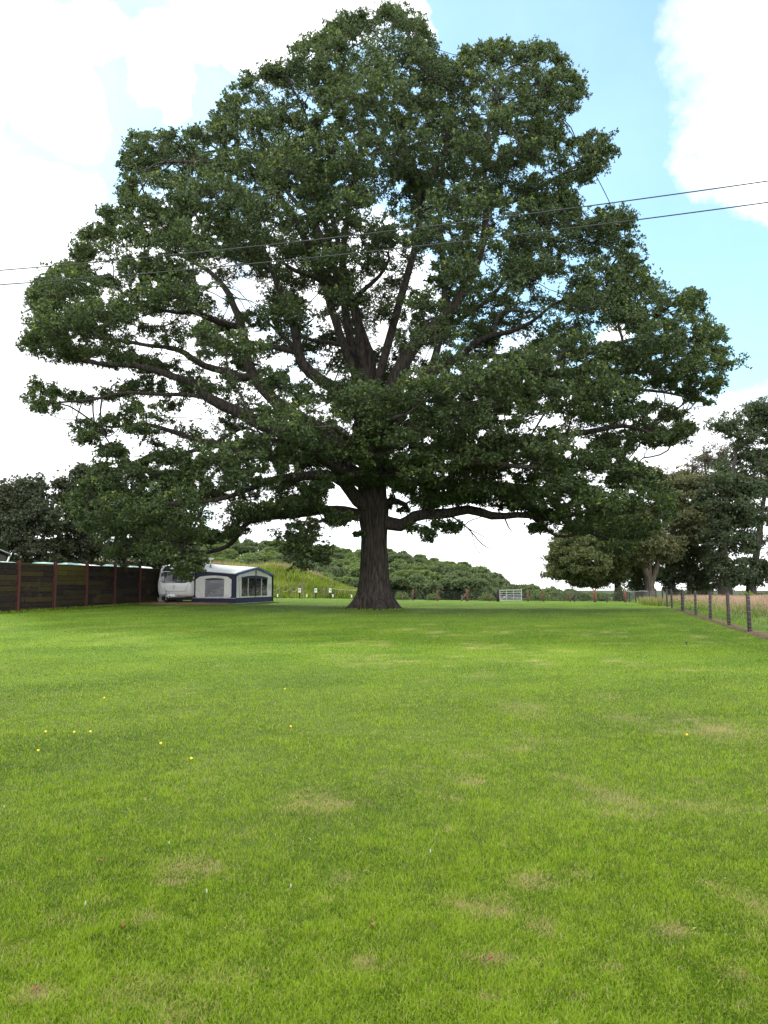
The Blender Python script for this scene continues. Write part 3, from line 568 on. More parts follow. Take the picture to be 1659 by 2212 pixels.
EXTRA = [(375,1216,.6,-6),(400,1228,.65,-6),(390,1242,.5,-6),(418,1218,.55,-6),(428,1234,.4,-6),(403,1250,.32,-6),(360,1212,.6,-6),(345,1203,.8,-5),(430,1215,.45,-6),
 (640,1165,.9,-4),(660,1180,.9,-4),(690,1190,.8,-4),(625,1190,.7,-4),(645,1210,.7,-4),(655,1195,.7,-4),(648,1228,.5,-4),(700,1200,.5,-4),(680,1168,.8,-4),(615,1170,.7,-4),(670,1150,.7,-3),(690,1130,.8,-3),(650,1140,.8,-4),(685,1212,.5,-4),
 (740,1130,.6,-3),(725,1135,.5,-3),(705,1120,.7,-3),(755,1122,.35,-3),(735,1118,.45,-3),(905,1150,.5,-2),(920,1158,.55,-2),(935,1150,.5,-2),(895,1145,.4,-2),(928,1168,.3,-2),(950,1135,.5,-2),(905,1085,.9,2),(935,1082,1.0,-2),(960,1090,.7,2),(985,1075,1.0,1),(1010,1080,.8,-2),(1040,1085,.8,2),(1060,1095,.7,-1),(1085,1090,.9,1),(1110,1088,.8,-2),(1135,1092,.8,1),(1160,1100,.8,-1),(1185,1105,.8,1),(1210,1115,.9,-1),(925,1098,.5,1),(1095,1100,.5,1),(1120,1098,.5,-1),(1150,1112,.4,1),(862,1060,.8,2),(855,1095,.4,1),(872,1105,.35,1),(845,1080,.5,2),(900,1065,.9,-1),(935,1060,1.1,-3),(970,1058,1.1,3),(1005,1060,1.1,-2),(1040,1058,1.1,2),(1075,1066,1.1,-3),(1110,1070,1.1,2),(1145,1078,1.0,-2),(1180,1085,1.0,2),(1215,1095,1.0,-2),(1240,1110,.9,1),(950,1088,.6,-2),(1000,1085,.5,2),(1025,1078,.6,0),(1125,1080,.6,0),(690,1078,.8,-2),(665,1095,.8,1),(640,1085,.9,-2),(715,1110,.4,-2),(880,1060,.8,3),(700,1060,.8,2),(670,1110,.6,-3),(965,1142,.5,-2),(975,1150,.4,-2),(985,1138,.4,-2),
 (1165,1140,.6,-1),(1175,1150,.5,-1),(1160,1148,.4,-1),(1185,1135,.6,-1),(775,1155,.25,-1),(1060,145,.8,0),(70,760,.6,0),(60,748,.5,0),(1300,300,.8,2),(745,60,.9,1),(860,35,.8,0)]
for (a, b, r, d) in EXTRA: PP.append((at(a, b, YT+d), r))
CEN = np.array([p for p, r in PP]); ends = sk.colonize(CEN, step=.75, kill=.95, iters=60, jit=.34, up=.02, rng=rng, zs=1.7)
for (pts, h0, h1) in DEAD:
    sx, sy = proj(np.array(sk.P)); j = int(np.argmin(np.hypot(sx-pts[0][0], sy-pts[0][1]))); Yj = sk.P[j][1]
    C = catmull([tuple(sk.P[j])+(h0*PXM,)]+[tuple(at(a, b, Yj-.3*q))+(((h0+(h1-h0)*q/len(pts)))*PXM,) for q, (a, b) in enumerate(pts) if q], .35); par = j
    for q in C[1:]: par = sk.add(q[:3]+rng.normal(0, .03, 3), par, q[3], deadstart+DEAD.index((pts, h0, h1)))
sk.radii(.021, 2.25)
VL, FL, TL, TWC, TWE, vo = [], [], [], [], [], 0; cen0 = np.array((0, YT, 16.))
for (c, r) in PP:
    nt = int(7+7*r*r); nl = int(12+3*r); E, Lp = puff_points(c, r, nt, nl, rng, .86, .16+.09*(r < .8))
    sx, sy = proj(Lp); k = ~ingap(sx+rng.normal(0, 2.0, len(sx)), sy+rng.normal(0, 2.0, len(sx)), 0, .86)
    hn = .62*vnoise(sx/21., sy/18., 51)+.38*vnoise(sx/9., sy/8., 52); k &= ~((hn > .69) & (rng.uniform(0, 1, len(sx)) < .93))
    Lp = Lp[k]; od = Lp-c; od[:, 2] += .35*r; od /= np.linalg.norm(od, axis=1)[:, None]+1e-9
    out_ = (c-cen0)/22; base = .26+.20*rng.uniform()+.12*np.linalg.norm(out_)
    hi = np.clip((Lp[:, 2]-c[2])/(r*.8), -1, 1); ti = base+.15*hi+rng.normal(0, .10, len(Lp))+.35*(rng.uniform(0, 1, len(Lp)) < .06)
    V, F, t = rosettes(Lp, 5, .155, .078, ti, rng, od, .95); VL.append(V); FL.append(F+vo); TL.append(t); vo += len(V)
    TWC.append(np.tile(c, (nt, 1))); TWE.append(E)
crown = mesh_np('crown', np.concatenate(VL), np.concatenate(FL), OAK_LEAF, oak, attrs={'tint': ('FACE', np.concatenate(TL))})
print('oak puffs', len(PP), 'sel', len(sel), 'leaves', vo//4, 'nodes', len(sk.P))
ms = sk.meshes(skip=(-1,)); tv, tf = twigs(np.concatenate(TWC), np.concatenate(TWE), .014)
# group limbs: first the trunk-borne stumps
for lb, (V, F) in sorted(ms.items()):
    nm = 'dead_branch' if lb >= deadstart else 'limb'
    mesh_np(nm, V, F, BARK if lb < deadstart else TWIG, oak, smooth=True)
mesh_np('twigs', tv, tf, TWIG, oak)
# trunk with buttress flare and furrowed bark
tc_ = catmull([tuple(at(a, b, YT))+(r*PXM,) for a, b, r in TR], .09); zb = float(oak.location.z)
na_ = 200; th = np.linspace(0, 2*np.pi, na_, endpoint=False); rows = []
for i, q in enumerate(tc_):
    h = q[2]-zb; fl = math.exp(-max(h, 0)/.42)
    lob = 1+fl*(.20*np.cos(5*th+.7)+.12*np.cos(3*th+2.1)+.07*np.cos(9*th))
    wob = .6*(vnoise(np.full(na_, h*.55), th*1.5, 3)-.5); u = (th+wob*.35)*11.5*2
    rid = np.abs(np.sin(u*.5+2.2*vnoise(np.full(na_, h*1.1), th*5, 8)))
    brk = vnoise(th*14, np.full(na_, h*2.2), 12)
    rad = (q[3]*(1+.0*h)+fl*.20)*lob*(1+.05*(vnoise(np.full(na_, h*.8), np.minimum(th, 2*np.pi-th)*1.6, 5)-.5))+.075*(rid-.55)+.035*(brk-.5)
    if 1136 > 0 and h > 4.6 and h < 6.6: rad = rad*(1+.06*math.sin((h-4.6)/2*math.pi))
    rows.append(np.stack([q[0]+rad*np.cos(th), q[1]+rad*np.sin(th), np.full(na_, q[2])], -1))
V = np.concatenate(rows); k = np.arange(len(rows)-1)[:, None]*na_; jj = np.arange(na_)[None]; j2 = (jj+1) % na_
F = np.stack([k+jj, k+j2, k+na_+j2, k+na_+jj], -1).reshape(-1, 4); mesh_np('trunk', V, F, BARK, oak, smooth=True)
# ------------------------------------------------------------ other trees
def bg_tree(name, label, Y, base, stems, lobes, leaf, bark, ls=.26, puff=1.1, npf=1.0, nl=10, per=4, group=None, seed=1, tint0=.4, cat='tree', hollow=.0):
    """base px; stems = traced polylines [(px,py)...],half width px; lobes = (px,py,rx,ry,dy) ellipsoids of foliage"""
    rng = np.random.default_rng(seed); x0 = at(base[0], base[1], Y)[0]; b = on(x0, Y); t = thing(name, b, label, cat, group); s = Skel()
    for q, (pts, h0, h1) in enumerate(stems):
        P = [tuple(at(a, c, Y+.0))+((h0+(h1-h0)*i/(len(pts)-1))*Y/FPX,) for i, (a, c) in enumerate(pts)]
        if q == 0: P[0] = (b[0], b[1], b[2]-.15, P[0][3]*1.35); par = -1
        else:
            d = np.linalg.norm(np.array(s.P)-np.array(P[0][:3]), axis=1); par = int(d.argmin()); P[0] = tuple(s.P[par])+(P[0][3],)
        C = catmull(P, .8)
        for i, c in enumerate(C):
            if q and i == 0: continue
            par = s.add(c[:3], par, c[3], 0)
    cs = []; rs = []
    for (lx, ly, rx, ry, dy) in lobes:
        c = at(lx, ly, Y+dy); R_ = np.array((rx, (rx+ry)/2, ry))*1.1*(Y+dy)/FPX; n = max(4, int(npf*3.7*(R_[0]*R_[2]+R_[0]*R_[1]+R_[1]*R_[2])/(3*puff*puff)))
        u = unit(n, rng)*rng.uniform(.25, 1, n)[:, None]**.45; cs.append(c+u*np.maximum(R_-puff*.6, .2)); rs.append(np.minimum(puff*rng.uniform(.7, 1.2, n), R_.min()))
    cs = np.concatenate(cs); rs = np.concatenate(rs); gz = hz(cs[:, 0], cs[:, 1]); k = cs[:, 2] > gz+.4; cs, rs = cs[k], rs[k]
    s.colonize(cs, step=1.0, kill=1.2, iters=40, jit=.25, rng=rng); s.radii(.022, 2.2)
    VL, FL, TL, vo, A, B = [], [], [], 0, [], []; cc = cs.mean(0)
    for c, r in zip(cs, rs):
        nt = int(5+5*r*r); E, Lp = puff_points(c, r, nt, nl, rng, .95, .24); od = Lp-c; od[:, 2] += .3; od /= np.linalg.norm(od, axis=1)[:, None]+1e-9
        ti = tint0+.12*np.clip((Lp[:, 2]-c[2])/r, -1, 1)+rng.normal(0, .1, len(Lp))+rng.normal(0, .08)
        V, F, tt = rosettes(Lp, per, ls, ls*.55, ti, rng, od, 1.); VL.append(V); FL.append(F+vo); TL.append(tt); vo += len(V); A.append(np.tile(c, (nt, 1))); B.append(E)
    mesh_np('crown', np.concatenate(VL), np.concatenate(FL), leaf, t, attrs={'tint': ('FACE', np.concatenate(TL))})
    ms = s.meshes(); V, F = ms[0]; tv, tf = twigs(np.concatenate(A), np.concatenate(B), .02)
    mesh_np('trunk', np.concatenate([V, tv]), [F, tf+len(V)], bark, t, smooth=True)
    return t
BG_BARK = barkmat('grey_bark', (.060, .050, .042), (.024, .020, .018), 6)
PALE_BARK = barkmat('pale_bark', (.115, .092, .070), (.050, .040, .032), 6)
OLIVE = leafmat('olive_leaf', (.044, .060, .018), (.100, .122, .038), .3, (.19, .15, .06)); BEIGE = leafmat('drab_leaf', (.072, .080, .032), (.150, .155, .066), .3, (.19, .15, .09))
BRONZE = leafmat('bronze_leaf', (.060, .056, .036), (.110, .100, .058), .3); GREY_G = leafmat('greygreen_leaf', (.026, .042, .020), (.068, .092, .036), .3, (.12, .15, .05))
bg_tree('holm_oak', 'rounded olive green tree with low skirts, leftmost of the trees beyond the right corner', 92, (1338, 1293), [([(1338,1293),(1335,1270),(1332,1240),(1325,1200)], 9, 4), ([(1334,1262),(1300,1220),(1270,1190)], 4, 2)],
  [(1235,1190,52,50,0),(1290,1160,60,50,2),(1330,1200,60,50,-2),(1225,1225,46,34,1),(1270,1225,52,38,-3),(1318,1240,40,38,0),(1380,1190,50,50,2),(1340,1130,55,40,0),(1375,1235,40,26,1),(1212,1238,30,26,0),(1250,1258,32,18,0),(1300,1260,32,20,0),(1228,1205,44,36,2)], OLIVE, BG_BARK, .30, 1.0, 1.15, 10, 4, seed=21)
bg_tree('ash_tree', 'tall drab beige green tree with pale forked trunk near the fence corner', 90, (1405, 1300), [([(1405,1300),(1404,1268),(1398,1240),(1385,1215),(1375,1190)], 12, 4), ([(1404,1268),(1416,1235),(1424,1200),(1432,1150),(1440,1090)], 7, 2.5), ([(1404,1262),(1402,1220),(1410,1170),(1400,1110)], 6, 2)],
  [(1440,1060,56,44,0),(1490,1090,48,50,0),(1440,1130,56,50,2),(1400,1170,50,42,-2),(1480,1040,40,34,1),(1380,1205,40,34,0),(1500,1140,36,44,0),(1440,1190,44,34,0),(1420,1040,30,30,1)], BEIGE, PALE_BARK, .28, 1.0, .95, 9, 4, seed=22)
bg_tree('young_oak', 'dark leaning tree with thick trunk behind the beige green tree', 98, (1388, 1296), [([(1388,1296),(1378,1260),(1360,1225),(1345,1195)], 11, 4)], [(1375,1265,16,22,0),(1362,1215,36,24,0),(1400,1240,26,26,0),(1355,1170,40,40,2)], GREY_G, BG_BARK, .28, .9, 1.0, 9, 4, seed=23)
bg_tree('bare_topped_tree', 'tall tree with sparse bronze purple crown between darker trees', 99, (1494, 1292), [([(1494,1292),(1488,1240),(1476,1180),(1470,1120),(1480,1060),(1500,1010)], 7, 2), ([(1476,1180),(1500,1130),(1530,1060),(1520,1000)], 4, 1.5)],
  [(1510,1010,38,32,0),(1545,985,42,36,1),(1560,1030,34,40,0),(1530,1060,40,34,0)], BRONZE, BG_BARK, .20, 1.0, .62, 7, 4, seed=24)
bg_tree('ivy_tree', 'dark ivy covered tree with several upright stems beside the pale forked trunk', 95, (1452, 1292), [([(1452,1292),(1450,1250),(1440,1210),(1448,1160),(1460,1120)], 8, 3), ([(1450,1250),(1470,1200),(1480,1150)], 5, 2)],
  [(1440,1255,26,34,0),(1470,1230,30,40,0),(1452,1200,32,36,0),(1480,1170,36,46,0),(1500,1220,28,44,0),(1515,1265,24,26,0),(1490,1120,40,40,1)], GREY_G, BG_BARK, .26, .9, .85, 9, 4, seed=25)
bg_tree('lime_tree', 'big dark green tree with three lobed crown towering beyond the pinkish meadow', 88, (1567, 1293), [([(1567,1293),(1566,1240),(1562,1190),(1560,1130),(1575,1060),(1590,980)], 13, 3), ([(1562,1190),(1540,1130),(1535,1080)], 5, 2), ([(1562,1150),(1600,1080),(1640,1000)], 6, 2)],
  [(1620,905,44,34,0),(1600,950,54,38,0),(1560,1040,40,44,0),(1600,1020,52,46,2),(1545,1090,36,40,0),(1590,1110,48,44,0),(1560,1160,44,44,0),(1600,1180,36,40,1),(1545,1225,30,36,0),(1590,1240,34,40,0),(1565,1265,34,26,0),(1665,920,48,44,0),(1650,980,40,44,2),(1630,1060,40,44,0),(1575,1085,40,40,2),(1620,1130,34,40,0),(1560,925,26,22,0),(1640,890,40,30,0)], GREY_G, BG_BARK, .28, 1.1, .62, 9, 4, seed=26)
bg_tree('lime_tree', 'dark tree cut by the right edge of the photo with bare stem to its right', 93, (1622, 1291), [([(1622,1291),(1624,1250),(1632,1210),(1640,1150),(1650,1080),(1665,1000)], 10, 3), ([(1632,1215),(1642,1185),(1648,1160),(1646,1130),(1658,1095)], 2, 1)],
  [(1690,1000,50,60,0),(1720,930,60,60,0),(1640,1060,26,30,0),(1690,1100,44,50,0),(1610,1240,26,34,0),(1640,1255,22,28,0),(1655,1225,24,22,0),(1700,1190,40,50,0)], GREY_G, BG_BARK, .28, 1.0, .7, 9, 4, seed=27)
bg_tree('slim_tree', 'slim dark tree with narrow crown between the big tree and the purple one', 102, (1528, 1292), [([(1528,1292),(1526,1240),(1530,1180),(1526,1130),(1520,1090)], 6, 2)],
  [(1525,1260,26,30,0),(1530,1200,26,40,0),(1520,1140,30,36,0)], GREY_G, BG_BARK, .26, .9, .8, 9, 4, seed=28)
# dark trees behind the sleeper wall
WOOD_L = leafmat('wood_leaf', (.024, .034, .018), (.058, .070, .032), .22, (.065, .08, .04))
for i, (bx, Y, lob, lab) in enumerate([
  (60, 74, [(30,1080,48,36,0),(75,1070,44,36,0),(45,1130,60,44,0),(90,1130,50,44,-1),(60,1185,62,34,-1),(-20,1100,50,50,0),(20,1235,60,30,0),(85,1235,60,30,0)], 'dark broad tree above the left end of the sleeper wall'),
  (-70, 76, [(-60,1120,70,60,0),(-20,1170,60,40,0),(-110,1160,60,60,0),(-5,1070,34,28,0),(-60,1220,70,40,0)], 'dark tree at the far left edge behind the barn roof'),
  (175, 78, [(185,1030,40,28,0),(150,1075,44,36,0),(200,1080,44,36,0),(170,1130,56,44,0),(140,1190,50,30,0),(195,1190,46,30,0),(150,1235,60,30,0),(205,1235,50,30,0)], 'tall dark tree left of the drooping oak branch behind the wall'),
  (270, 82, [(240,1050,36,34,0),(290,1085,50,40,0),(250,1130,50,44,0),(310,1150,50,40,0),(260,1195,54,26,0),(265,1235,60,26,0)], 'dark tree showing through the drooping oak branch'),
  (345, 86, [(350,1110,40,34,0),(330,1160,44,40,0),(375,1170,44,36,0),(350,1205,50,22,0),(400,1190,36,28,0),(345,1235,60,26,0)], 'bushy green tree rising behind the caravan roof')]):
    bg_tree('dark_tree', lab, Y, (bx, 1293), [([(bx,1293),(bx+4,1240),(bx-3,1180),(bx+5,1130)], 8, 3)], lob, WOOD_L if i < 4 else GREY_G, BG_BARK, .30, 1.15, 1.0, 9, 4, group='trees behind the sleeper wall', seed=40+i)
# trees of the wooded hill: a few kinds, each copied with its parts
HILL_A = leafmat('hill_leaf_dark', (.048, .070, .032), (.100, .135, .050), .3); HILL_B = leafmat('hill_leaf_bright', (.058, .092, .028), (.120, .168, .046), .3)
def hill_proto(seed, leaf, r, h):
    rng = np.random.default_rng(seed); t = thing('woodland_tree', (0, 0, 0), 'x', 'tree'); lob = []
    for i in range(11):
        a = rng.uniform(0, 6.283); q = r*.62*rng.uniform(.2, 1); zz = h*(.45+.38*rng.uniform()); lob.append((q*math.cos(a), q*math.sin(a), zz, r*rng.uniform(.34, .5)))
    lob.append((0, 0, h*.84, r*.45)); VL, FL, TL, vo = [], [], [], 0
    for (x, y, z, rr_) in lob:
        n = int(260*rr_*rr_/2); u = unit(n, rng); u[:, 2] = np.abs(u[:, 2])*.9-.15*rng.uniform(0, 1, n); q = rr_*rng.uniform(.72, 1.06, n); C = np.array((x, y, z))+u*q[:, None]*np.array((1, 1, .9))
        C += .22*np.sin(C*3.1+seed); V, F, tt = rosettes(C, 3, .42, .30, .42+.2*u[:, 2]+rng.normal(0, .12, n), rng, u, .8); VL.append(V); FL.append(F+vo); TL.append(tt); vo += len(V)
    mesh_np('crown', np.concatenate(VL), np.concatenate(FL), leaf, t, attrs={'tint': ('FACE', np.concatenate(TL))})
    m_ = MB(); m_.tube([(0, 0, -1), (.1, 0, h*.3), (-.1, .1, h*.6)], [.32, .26, .14], 7)
    for i in range(5): x, y, z, rr_ = lob[i]; m_.tube([(0, 0, h*.3), (x*.5, y*.5, h*.42), (x, y, z)], [.16, .12, .06], 5)
    m_.build('trunk', BG_BARK, t, smooth=True); return t
protos = [hill_proto(60+i, (HILL_A, HILL_B)[i % 2], 3.9+.3*(i % 3), 8.6) for i in range(6)]
SKYL = [(330,1150),(480,1163),(620,1172),(700,1180),(740,1190),(790,1190),(837,1186),(890,1194),(932,1209),(996,1216),(1038,1228),(1075,1247),(1085,1266),(1110,1262),(1154,1264),(1184,1270),(1240,1276),(1340,1282)]
sxs, sys_ = zip(*SKYL); rng = np.random.default_rng(77); used = set(); cnt = 0; Y0row = None
LANDM = [(470,'behind the caravan'),(560,'above the awning'),(620,'just right of the awning'),(680,'above the hook up posts'),(730,'left of the oak trunk'),(785,'touching the trunk on its left'),(840,'behind the oak trunk'),(885,'touching the trunk on its right'),(930,'a little right of the trunk'),(975,'left of the braced fence post'),(1010,'above the braced fence post'),(1045,'right of the braced fence post'),(1080,'left of the gate'),(1130,'above the gate'),(1180,'just right of the gate'),(1250,'by the rounded olive tree'),(5000,'behind the rounded olive tree')]
for row, (Y, f) in enumerate([(138, 0.02), (158, .26), (182, .46), (206, .66), (230, .84), (250, 1.0)]):
    stepx = 5.1*FPX/Y; xx = 395-rng.uniform(0, stepx)
    while xx < 1345:
        xx += stepx*rng.uniform(.75, 1.2); ysk = np.interp(xx, sxs, sys_); top = 1250+(ysk-1250)*f+rng.uniform(-3, 4) if ysk < 1250 else ysk+(1-f)*10+rng.uniform(-2, 3)
        if row == 0 and xx < 640: continue
        if xx > 1080 and row > 3: continue
        P = at(xx, top, Y+rng.uniform(-5, 5)); gz = float(hz(P[0:1], P[1:2])[0]); sz = rng.uniform(.85, 1.2); H = 8.3*sz; k = int(rng.integers(0, 6))
        br = vnoise(np.array([xx*.018]), np.array([row*.7]), 4)[0] > .52; k = (k//2)*2+int(br); kind = 'yellow green' if k % 2 else 'dark green'
        tier = ('in the lowest row', 'low down', 'in the middle', 'fairly high', 'near the top', 'on the skyline')[row] if Y0row is None else ''
        land = LANDM[int(np.searchsorted([q[0] for q in LANDM], xx))][1]; lab = '%s tree %s of far wood, %s' % (kind, tier, land); loc = (P[0], P[1], min(P[2]-H, gz+2.5) if False else P[2]-H)
        sc = (sz, sz, sz)
        if k in used: o = copy_tree(protos[k], loc, lab, rng.uniform(0, 6.28), sc)
        else: o = protos[k]; o.location = loc; o.rotation_euler = (0, 0, rng.uniform(0, 6.28)); o.scale = sc; o['label'] = lab; used.add(k)
        o['group'] = 'woodland trees: '+lab[:60]; cnt += 1
for i, p in enumerate(protos):
    if i not in used:
        for c in list(p.children): bpy.data.objects.remove(c)
        bpy.data.objects.remove(p)
print('hill trees', cnt)
# bushes at the fence and under the right trees
def bush(label, px, Y, rx, h, leaf, seed, name='bush', ls=.16):
    rng = np.random.default_rng(seed); c = at(px, 1270, Y); b = on(c[0], Y); t = thing(name, b, label, 'bush'); rxm = rx*Y/FPX; hm = h*Y/FPX; n = int(130*rxm*hm)
    n = max(160, n); u = unit(n, rng); u[:, 2] = np.abs(u[:, 2]); q = rng.uniform(.3, 1.0, n)**.6; C = b+u*q[:, None]*np.array((rxm, rxm*.8, hm))*(.85+.3*fbm(u[:, :1]*2+seed, u[:, 1:2]*2, 2, seed))
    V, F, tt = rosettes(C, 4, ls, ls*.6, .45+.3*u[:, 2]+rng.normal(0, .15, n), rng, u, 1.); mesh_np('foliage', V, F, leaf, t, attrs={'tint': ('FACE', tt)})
    E = C[:60]; v, f = twigs(np.tile(b, (len(E), 1)), E, .02); mesh_np('stem', v, f, BG_BARK, t)
LIME = leafmat('lime_leaf', (.08, .15, .02), (.18, .26, .04), .4)
bush('bright lime green bush in the pink meadow before the right hand trees', 1612, 82, 22, 23, LIME, 3)
bush('low green bush behind the far fence just right of the oak trunk', 868, 82, 20, 16, HILL_B, 4)
bush('small pale flowered bush behind the wire fence near the third post', 935, 82, 16, 15, HILL_B, 5)
bush('low shrub by the foot of the galvanised gate post', 1052, 82, 20, 17, HILL_B, 6)
bush('green bush between gate and the lone posts beyond the fence', 1165, 86, 30, 26, HILL_B, 7)
bush('wide low bush under the rounded olive tree', 1235, 88, 40, 24, HILL_A, 8)
bush('low bright bush right of the thick fence post', 1300, 86, 22, 18, HILL_B, 9)
bush('dark shrub at the fence corner under the forked tree', 1345, 88, 24, 34, HILL_A, 10)
bush('dark undergrowth shrub behind the meadow at the middle trunks', 1470, 92, 30, 26, HILL_A, 11)
bush('undergrowth shrub between the two largest right hand trunks', 1520, 92, 28, 24, HILL_A, 12)
bush('undergrowth shrub at the foot of the tree on the right edge', 1650, 90, 26, 20, HILL_B, 13)
bush('bright green weeds bush left of the big right hand trunk', 1545, 84, 14, 14, LIME, 14)
# long grass on the bank and in the meadow behind the right fence
n_ = 95000; X = RNG.uniform(-46, 1.5, n_); Y = 79.6+RNG.uniform(0, 1, n_)**.8*18; z = hz(X, Y); k = (hz(X, Y)-(-.0) > -.3) & (X < .6-(Y-80)*.1); X, Y = X[k], Y[k]
H_ = (.45+.65*RNG.uniform(0, 1, len(X)))*(.55+.9*fbm(X*.6, Y*.6, 3, 4))*(.45+.55*smooth(79.6, 82, Y)); top = smooth(88, 92, Y)
sdd = (RNG.uniform(0, 1, len(X)) < (.10+.75*top)).astype(float)*RNG.uniform(.5, 1, len(X)); patch = fbm(X*.35, Y*.9, 4, 15)
blades('bank_grass', X, Y, H_, .035+.03*RNG.uniform(0, 1, len(X)), np.clip(.15+(patch-.5)*2.4+.45*RNG.uniform(0, 1, len(X)), 0, 1), (RNG.uniform(0, 1, len(X)) < .13)*.6, sdd, .55, 'long seeding grass covering the bank behind the caravan')
n_ = 150000; X = RNG.uniform(8, 75, n_); Y = 12+RNG.uniform(0, 1, n_)**.9*80; fxx = fence_x(Y); k = (X > fxx+.4) & (X/Y < .62); X, Y, fxx = X[k], Y[k], fxx[k]
dd_ = X-fxx; long_ = smooth(1.5, 6.5, dd_+3*(fbm(X*.3, Y*.3, 3, 31)-.5)+(Y-24)*.045); H_ = (.05+.12*RNG.uniform(0, 1, len(X)))*(1-long_)+long_*(.35+.45*RNG.uniform(0, 1, len(X)))
far_ = smooth(70, 90, Y); patch = fbm(X*.5, Y*.5, 4, 16)
sdd = ((RNG.uniform(0, 1, len(X)) < long_*(.97-.35*(patch < .38)))*RNG.uniform(.7, 1, len(X)))
blades('meadow_grass', X, Y, H_, .008+Y*.0006, np.clip(.10+(patch-.5)*1.5+.5*RNG.uniform(0, 1, len(X)), 0, 1), (RNG.uniform(0, 1, len(X)) < .08+.35*long_)*.5, sdd, .5, 'uncut meadow grass turning pinkish brown behind the right hand fence')
# tall weeds by the fence bend, thick grass at foot of the wall
wx = []; wy = []
for (a, b_) in ((1404, 62), (1420, 57), (1432, 55), (1393, 70), (1412, 58)):
    q = at(a, 1261, b_); wx.append(RNG.normal(q[0], .45, 260)); wy.append(RNG.normal(b_, .6, 260))
for a in np.linspace(31, 52, 80): wx.append(RNG.normal(-17.6+2.9*(a-37)/13+.22, .10, 30)); wy.append(RNG.normal(a, .2, 30))
for a in range(26): q = 2*math.pi*a/26; wx.append(RNG.normal(oak.location.x+1.75*math.cos(q), .15, 40)); wy.append(RNG.normal(45+1.75*math.sin(q), .15, 40))
wx = np.concatenate(wx); wy = np.concatenate(wy); hh = np.where(wx > 12, RNG.uniform(.25, .75, len(wx)), RNG.uniform(.04, .14, len(wx)))
blades('rough_grass', wx, wy, hh, np.full(len(wx), .03), RNG.uniform(.1, .7, len(wx)), (RNG.uniform(0, 1, len(wx)) < .15)*.6, (wx > 12)*RNG.uniform(0, .6, len(wx)), .4, 'rough uncut tufts along the wall foot, oak trunk and fence bend')
# ------------------------------------------------------------ sleeper wall
SLEEPER = pmat('old_sleeper', (.027, .020, .017), (.008, .007, .007), rough=.95, scale=3.5, stretch=(1, 1, 3), bump=.5, contrast=(.3, .7), spec=.15, tint=(.085, .072, .010), weather=((.060, .040, .028), 1.1, .60))
RUST = pmat('rusty_steel', (.085, .026, .020), (.045, .016, .014), rough=.85, scale=9, bump=.2, spec=.3)
def wall_pt(y, off=0.): x = -17.6+2.9*(y-37)/13; return np.array((x-off*.976, y+off*.218, float(hz(np.array([x]), np.array([y]))[0])))
WD = np.array((2.9, 13, 0))/math.hypot(2.9, 13); WN = np.array((WD[1], -WD[0], 0))     # WN points at the lawn
wall = thing('sleeper_wall', wall_pt(42.4), 'dark wall of stacked railway sleepers with rusty red posts along the left side', 'wall')
py_ = [28.9+2.69*i for i in range(10)]; rw = random.Random(3)
for i in range(len(py_)-1):
    a, b = wall_pt(py_[i]), wall_pt(py_[i+1]); z0 = min(a[2], b[2])-.05; top = 2.54; mb_ = MB(); z = z0; rowi = 0; c0 = (a+b)/2; Lb = np.linalg.norm((b-a)[:2])-.03
    mb_.box((c0[0]-WN[0]*.05, c0[1]-WN[1]*.05, (z0+top)/2-.01), Lb, .05, top-z0-.04, WD, WN, t=0)
    while z < top-.05:
        hgt = rw.uniform(.235, .275); hgt = min(hgt, top-z); cuts = [0, 1] if rw.random() < .35 else [0, rw.uniform(.25, .75), 1]
        if rw.random() < .2: cuts = sorted(cuts+[rw.uniform(.1, .9)])
        for q0, q1 in zip(cuts[:-1], cuts[1:]):
            if q1-q0 < .06: continue
            cc = a+(b-a)*((q0+q1)/2); cc = np.array((cc[0], cc[1], z+hgt/2))-WN*(.0+rw.uniform(0, .035))
            moss = max(0, rw.gauss(.05, .10)); 
            if i in (4,) and rowi > 4: moss += rw.uniform(.15, .65)
            if i in (3,) and rowi > 3: moss += rw.uniform(0, .22)
            mb_.box(cc, Lb*(q1-q0)-.012, .14, hgt-.012, WD, WN, t=min(moss, .85))
        z += hgt; rowi += 1
    mb_.build('sleeper_panel', SLEEPER, wall, bevel=.012)
for i, yy in enumerate(py_):
    p = wall_pt(yy)+WN*.10; m_ = MB(); hh = 2.66+rw.uniform(-.02, .03)-p[2]
    for s in (-1, 1): m_.box(p+WN*(.055*s)+(0, 0, hh/2-.1), .15, .014, hh+.2, WD, WN)
    m_.box(p+(0, 0, hh/2-.1), .012, .096, hh+.19, WD, WN); m_.build('steel_post', RUST, wall)
PLANK = pmat('grey_plank', (.22, .17, .13), (.10, .08, .06), rough=.9, scale=8, stretch=(4, 1, 1))
p = gp(245, 1305); m_ = MB(); m_.box(p+(0, 0, .17), 1.5, .10, .10, WD, WN); m_.box(p+(0, 0, .06)-WD*.45, .3, .10, .12, WD, WN); m_.box(p+(0, 0, .06)+WD*.45, .25, .10, .12, WD, WN)
tag(m_.build('timber_plank', PLANK, bevel=.008, loc=p), 'grey timber plank lying on blocks at the foot of the sleeper wall', 'plank')
p = gp(222, 1308); m_ = MB(); m_.box(p+(0, 0, .09), .32, .22, .18, WD, WN, t=.0, taper=.9); tag(m_.build('broken_block', PLANK, bevel=.02, loc=p), 'small broken timber block left of the plank by the wall', 'block')
